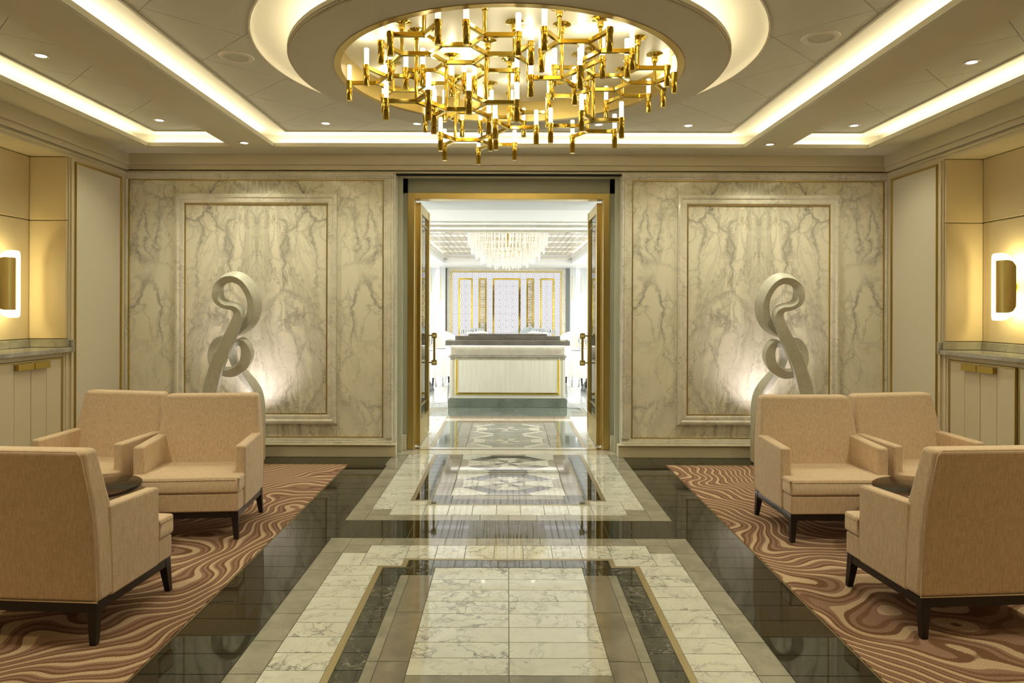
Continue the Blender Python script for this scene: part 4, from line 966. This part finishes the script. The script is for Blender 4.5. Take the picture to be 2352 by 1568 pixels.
# wall piers, light slots and thin gold pendants
for s in (-1, 1):
    side = 'left' if s < 0 else 'right'
    xs = lambda v: s*v
    a, b = sorted((s*1.94, s*2.12)); wc = obj('trim_1%d' % (0 if s < 0 else 1), B((a, b, 21.6, 22, 0, ZR)), palegrey, kind='structure')
    a, b = sorted((s*2.16, s*2.20)); prop(obj('strip_light', B((a, b, 21.9, 21.98, .05, ZR-.05)), whitestrip), 'vertical white light slot on the restaurant back wall, %s of the screen' % side, 'light')
    for k, (x, y, z) in enumerate(((2.02, 21.4, 1.72), (2.28, 21.2, 1.95), (2.45, 20.9, 1.80))):
        pr_ = empty('rod_pendant', (scx+s*x, y, z), label='thin gold rod pendant %s of the lattice screen, %s' % (side, ('innermost', 'middle', 'outermost')[k]), cat='pendant', group='thin gold rod pendants')
        bm = bmesh.new(); lathe(bm, [(.008, 0), (.008, ZR-z-.25)], 8); obj('rod', bm, brass, pr_)
        bm = bmesh.new(); lathe(bm, [(.002, ZR-z-.25), (.002, ZR-z)], 6); obj('cord', bm, satin, pr_)
# reception desk
DY = 10.457
dk = empty('reception_desk', (.002, DY+.4, 0), label='cream reception desk with gold framed front and grey marble top behind the open doors', cat='desk')
def db(x0, x1, y0, y1, z0, z1): return (x0, x1, y0-.4, y1-.4, z0, z1)
obj('plinth', B(db(-.895, .895, 0, .8, 0, .118), db(-.885, .885, .008, .79, .118, .135)), fgreen, dk, bev=.004)
obj('body', B(db(-.865, .865, .02, .78, .135, .715)), cream2 if 'cream2' in globals() else (globals().setdefault('cream2', plain('pale_desk_lacquer', (.74, .71, .58), .4)) ), dk, bev=.003)
obj('side_stile', B(db(-.866, -.825, .012, .022, .14, .712), db(.825, .866, .012, .022, .14, .712)), cream2, dk, bev=.002)
bm = bmesh.new(); frame(bm, lambda u, v, h: (u, .02-.4-h, v), -.782, .780, .19, .752-.005, [(0, 0), (0, .012), (.012, .006), (.022, .006), (.030, .012), (.030, 0)]); obj('gold_frame', bm, brass, dk)
obj('front_panel', B(db(-.750, .748, .014, .022, .222, .715)), plain('desk_linen', (.76, .735, .61), .6, var=.07, bscale=8, stretch=(5, 1, .3)), dk)
obj('shelf_edge', B(db(-.885, .885, .0, .79, .748, .775), db(-.865, .865, .01, .78, .715, .748)), counterm, dk, bev=.005)
obj('frieze', B(db(-.862, .862, .05, .76, .775, .925)), fcream, dk, bev=.01)
obj('under_light', B(db(-.85, .85, .02, .04, .922, .928)), emis('desk_led', (1, .96, .88), 2.5), dk)
obj('desk_top', B(db(-.933, .933, -.03, .42, .930, 1.0)), deskm, dk, bev=.004)
obj('desk_top_rear', B(db(-.82, .82, .42, .82, 1.0, 1.055), db(-.62, .62, .50, .80, 1.055, 1.085)), deskm, dk, bev=.004)
obj('rear_body', B(db(-.80, .80, .45, .78, .925, 1.0)), cream2, dk)
# crystal chandelier of the restaurant
cc = empty('crystal_chandelier', (.0, 13.0, 2.97), label='tiered bowl chandelier of white glass rods in the restaurant', cat='chandelier')
bm = bmesh.new(); lathe(bm, [(.72, -.03), (.74, 0)], 48); obj('ceiling_plate', bm, brass, cc)
glassrod = crystal_mat('white_glass_rods', (1, .90, .76), .06, .20, 30)
for ti, (r, ztop, ln, n) in enumerate(((.74, -.02, .30, 70), (.68, -.12, .33, 66), (.60, -.26, .30, 58), (.50, -.38, .27, 48), (.38, -.46, .24, 36), (.24, -.50, .24, 22), (.10, -.52, .22, 10))):
    bm = bmesh.new()
    for i in range(n):
        a = 2*PI*i/n+random.uniform(-.02, .02); l2 = ln*random.uniform(.85, 1.1); rr = r*random.uniform(.97, 1.0); x, y = rr*math.cos(a), rr*math.sin(a); q = .013
        ca, sa = math.cos(a), math.sin(a)
        pts = [(x-sa*q, y+ca*q), (x+ca*q, y+sa*q), (x+sa*q, y-ca*q), (x-ca*q, y-sa*q)]
        prism(bm, pts, ztop-l2, ztop)
    obj('glass_rods', bm, glassrod, cc, kind='stuff')
    bm = bmesh.new(); lathe(bm, [(r-.01, ztop-.005), (r+.01, ztop-.005), (r+.01, ztop+.005), (r-.01, ztop+.005), (r-.01, ztop-.005)], 40, cap=False); obj('ring', bm, brass, cc)
bm = bmesh.new(); lathe(bm, [(.015, -.52), (.015, 0)], 8); obj('stem', bm, brass, cc)

# dining tables, chairs and settings
def dining_chair(mat):
    r = empty('dining_chair')
    bm = bmesh.new(); lathe(bm, [(.22, .40), (.25, .42), (.25, .47), (.22, .49)], 24); obj('seat', bm, mat, r, smooth=True)
    bm = bmesh.new(); n = 18; q = []
    for i in range(n+1):
        a = math.radians(-15+210*i/n); e = abs(math.cos(a)) ; zt = .62+.33*max(0, math.sin(a))**.6
        ro, ri = .30, .255; q.append([bm.verts.new((rr*math.cos(a), rr*math.sin(a)*.95, z)) for rr, z in ((ro, .38), (ro+.015, zt), (ri+.015, zt), (ri, .42))])
    for a, b in zip(q, q[1:]):
        for j in range(4): bm.faces.new((a[j], a[(j+1) % 4], b[(j+1) % 4], b[j]))
    bm.faces.new(q[0]); bm.faces.new(q[-1]); obj('backrest', bm, mat, r, bev=.01)
    for sx in (-1, 1):
        for sy in (-1, 1):
            bm = bmesh.new(); x, y = sx*.19, sy*.19
            hexa(bm, [(x*1.15-.013, y*1.15-.013, 0), (x*1.15+.013, y*1.15-.013, 0), (x*1.15+.013, y*1.15+.013, 0), (x*1.15-.013, y*1.15+.013, 0), (x-.02, y-.02, .41), (x+.02, y-.02, .41), (x+.02, y+.02, .41), (x-.02, y+.02, .41)]); obj('leg', bm, blackpaint, r)
    return r
dcg, dcc = dining_chair(greyleather), dining_chair(creamleather); used = set()
def place(proto, x, y, deg, lab, z=0):
    o = proto if proto.name not in used else copy_tree(proto)
    used.add(o.name); o.location = (x, y, z); o.rotation_euler = (0, 0, math.radians(deg)); prop(o, lab, 'chair', 'upholstered dining chairs in the restaurant')
SIDES = ('far right', 'far left', 'near left', 'near right')
def make_table(x, y, r, where):
    t_ = empty('dining_table', (x, y, 0), label='round dining table with white cloth, %s' % where, cat='table', group='round dining tables')
    bm = bmesh.new(); lathe(bm, [(r, .70), (r, .735)], 40); obj('table_top', bm, white, t_, smooth=True)
    bm = bmesh.new(); lathe(bm, [(.30, 0), (.26, .10), (.10, .32), (.08, .70)], 20); obj('pedestal', bm, blackpaint, t_, smooth=True)
    bm = bmesh.new(); lathe(bm, [(r+.012, .739), (r+.018, .72), (r*1.0+.02, .60), (r*.97+.015, .45), (r*.93, .28)], 72, cap=False, wob=lambda k, a: (0, .01, .02, .045, .07)[k]*math.sin(11*a))
    v = [bm.verts.new(((r+.012)*math.cos(2*PI*i/72), (r+.012)*math.sin(2*PI*i/72), .739)) for i in range(72)]; bm.faces.new(v)
    bmesh.ops.remove_doubles(bm, verts=bm.verts, dist=.0005)
    o = obj('tablecloth', bm, whitelin, loc=(x, y, 0), smooth=True); prop(o, 'white tablecloth hanging in folds, %s' % where, 'tablecloth', 'white tablecloths')
    zt = .741
    for i in range(4):
        a = PI/2*i+.5; px, py = x+(r-.2)*math.cos(a), y+(r-.2)*math.sin(a)
        bm = bmesh.new(); lathe(bm, [(.07, 0), (.12, .012), (.122, .015), (.07, .006)], 28); o = obj('plate', bm, whitelin if i else white, loc=(px, py, zt), smooth=True); prop(o, 'white plate on the %s side of the table %s' % (SIDES[i], where), 'plate', 'plates %s' % where)
        for k in range(2):
            bx, by = x+(r-.33)*math.cos(a+.35+.3*k), y+(r-.33)*math.sin(a+.35+.3*k)
            bm = bmesh.new(); lathe(bm, [(.03, 0), (.03, .003), (.004, .006), (.004, .09), (.03, .12), (.036, .16), (.030, .205), (.029, .205), (.034, .16), (.028, .122), (.003, .095)], 16, cap=False); o = obj('wine_glass', bm, clear, loc=(bx, by, zt), smooth=True); prop(o, 'clear wine glass, %s of the table %s' % (SIDES[i], where), 'glass', 'wine glasses %s' % where)
    vs = empty('flower_vase', (x, y, zt), label='small vase of white flowers on the table, %s' % where, cat='vase', group='flower vases on dining tables')
    bm = bmesh.new(); lathe(bm, [(.03, 0), (.04, .04), (.025, .08)], 16); obj('vase', bm, clear, vs, smooth=True)
    for k in range(7):
        a = k*2.4; rr = .03*math.sqrt(k); bm = bmesh.new(); bmesh.ops.create_icosphere(bm, subdivisions=2, radius=.034)
        for v_ in bm.verts: v_.co *= random.uniform(.85, 1.1)
        obj('flower', bm, whitelin, vs, (rr*math.cos(a), rr*math.sin(a), .115-.2*rr))
make_table(-1.62, 12.6, .65, 'left of the reception desk'); make_table(1.62, 12.6, .65, 'right of the reception desk')
make_table(-.95, 17.6, .6, 'behind the desk on the left'); make_table(.95, 17.6, .6, 'behind the desk on the right')
place(dcc, -1.30, 13.62, 20, 'cream tub chair at the table left of the desk, on its aisle side'); place(dcc, 1.30, 13.62, -20, 'cream tub chair at the table right of the desk, on its aisle side')
place(dcc, -2.4, 13.2, 60, 'cream tub chair at the far left side of the left table'); place(dcc, 2.4, 13.2, -60, 'cream tub chair at the far right side of the right table')
place(dcg, -2.2, 17.4, 80, 'grey tub chair at the outer left of the rear left table'); place(dcg, 2.2, 17.4, -80, 'grey tub chair at the outer right of the rear right table')
place(dcg, -.85, 18.55, 0, 'grey tub chair behind the rear left table, backed by the screen'); place(dcg, .85, 18.55, 0, 'grey tub chair behind the rear right table, backed by the screen')
place(dcc, -1.45, 16.66, 160, 'cream tub chair before the rear left table, seen from behind'); place(dcc, 1.45, 16.66, 200, 'cream tub chair before the rear right table, seen from behind')
place(dcc, -.66, 16.55, 185, 'cream tub chair before the rear left table, nearest its inner side'); place(dcc, .66, 16.55, 175, 'cream tub chair before the rear right table, nearest its inner side')
place(dcg, -.02, 17.8, 270, 'grey tub chair on the inner side of the rear left table'); place(dcg, .14+.5-.02, 19.4, 0, 'grey tub chair in the last row, right of the centre')
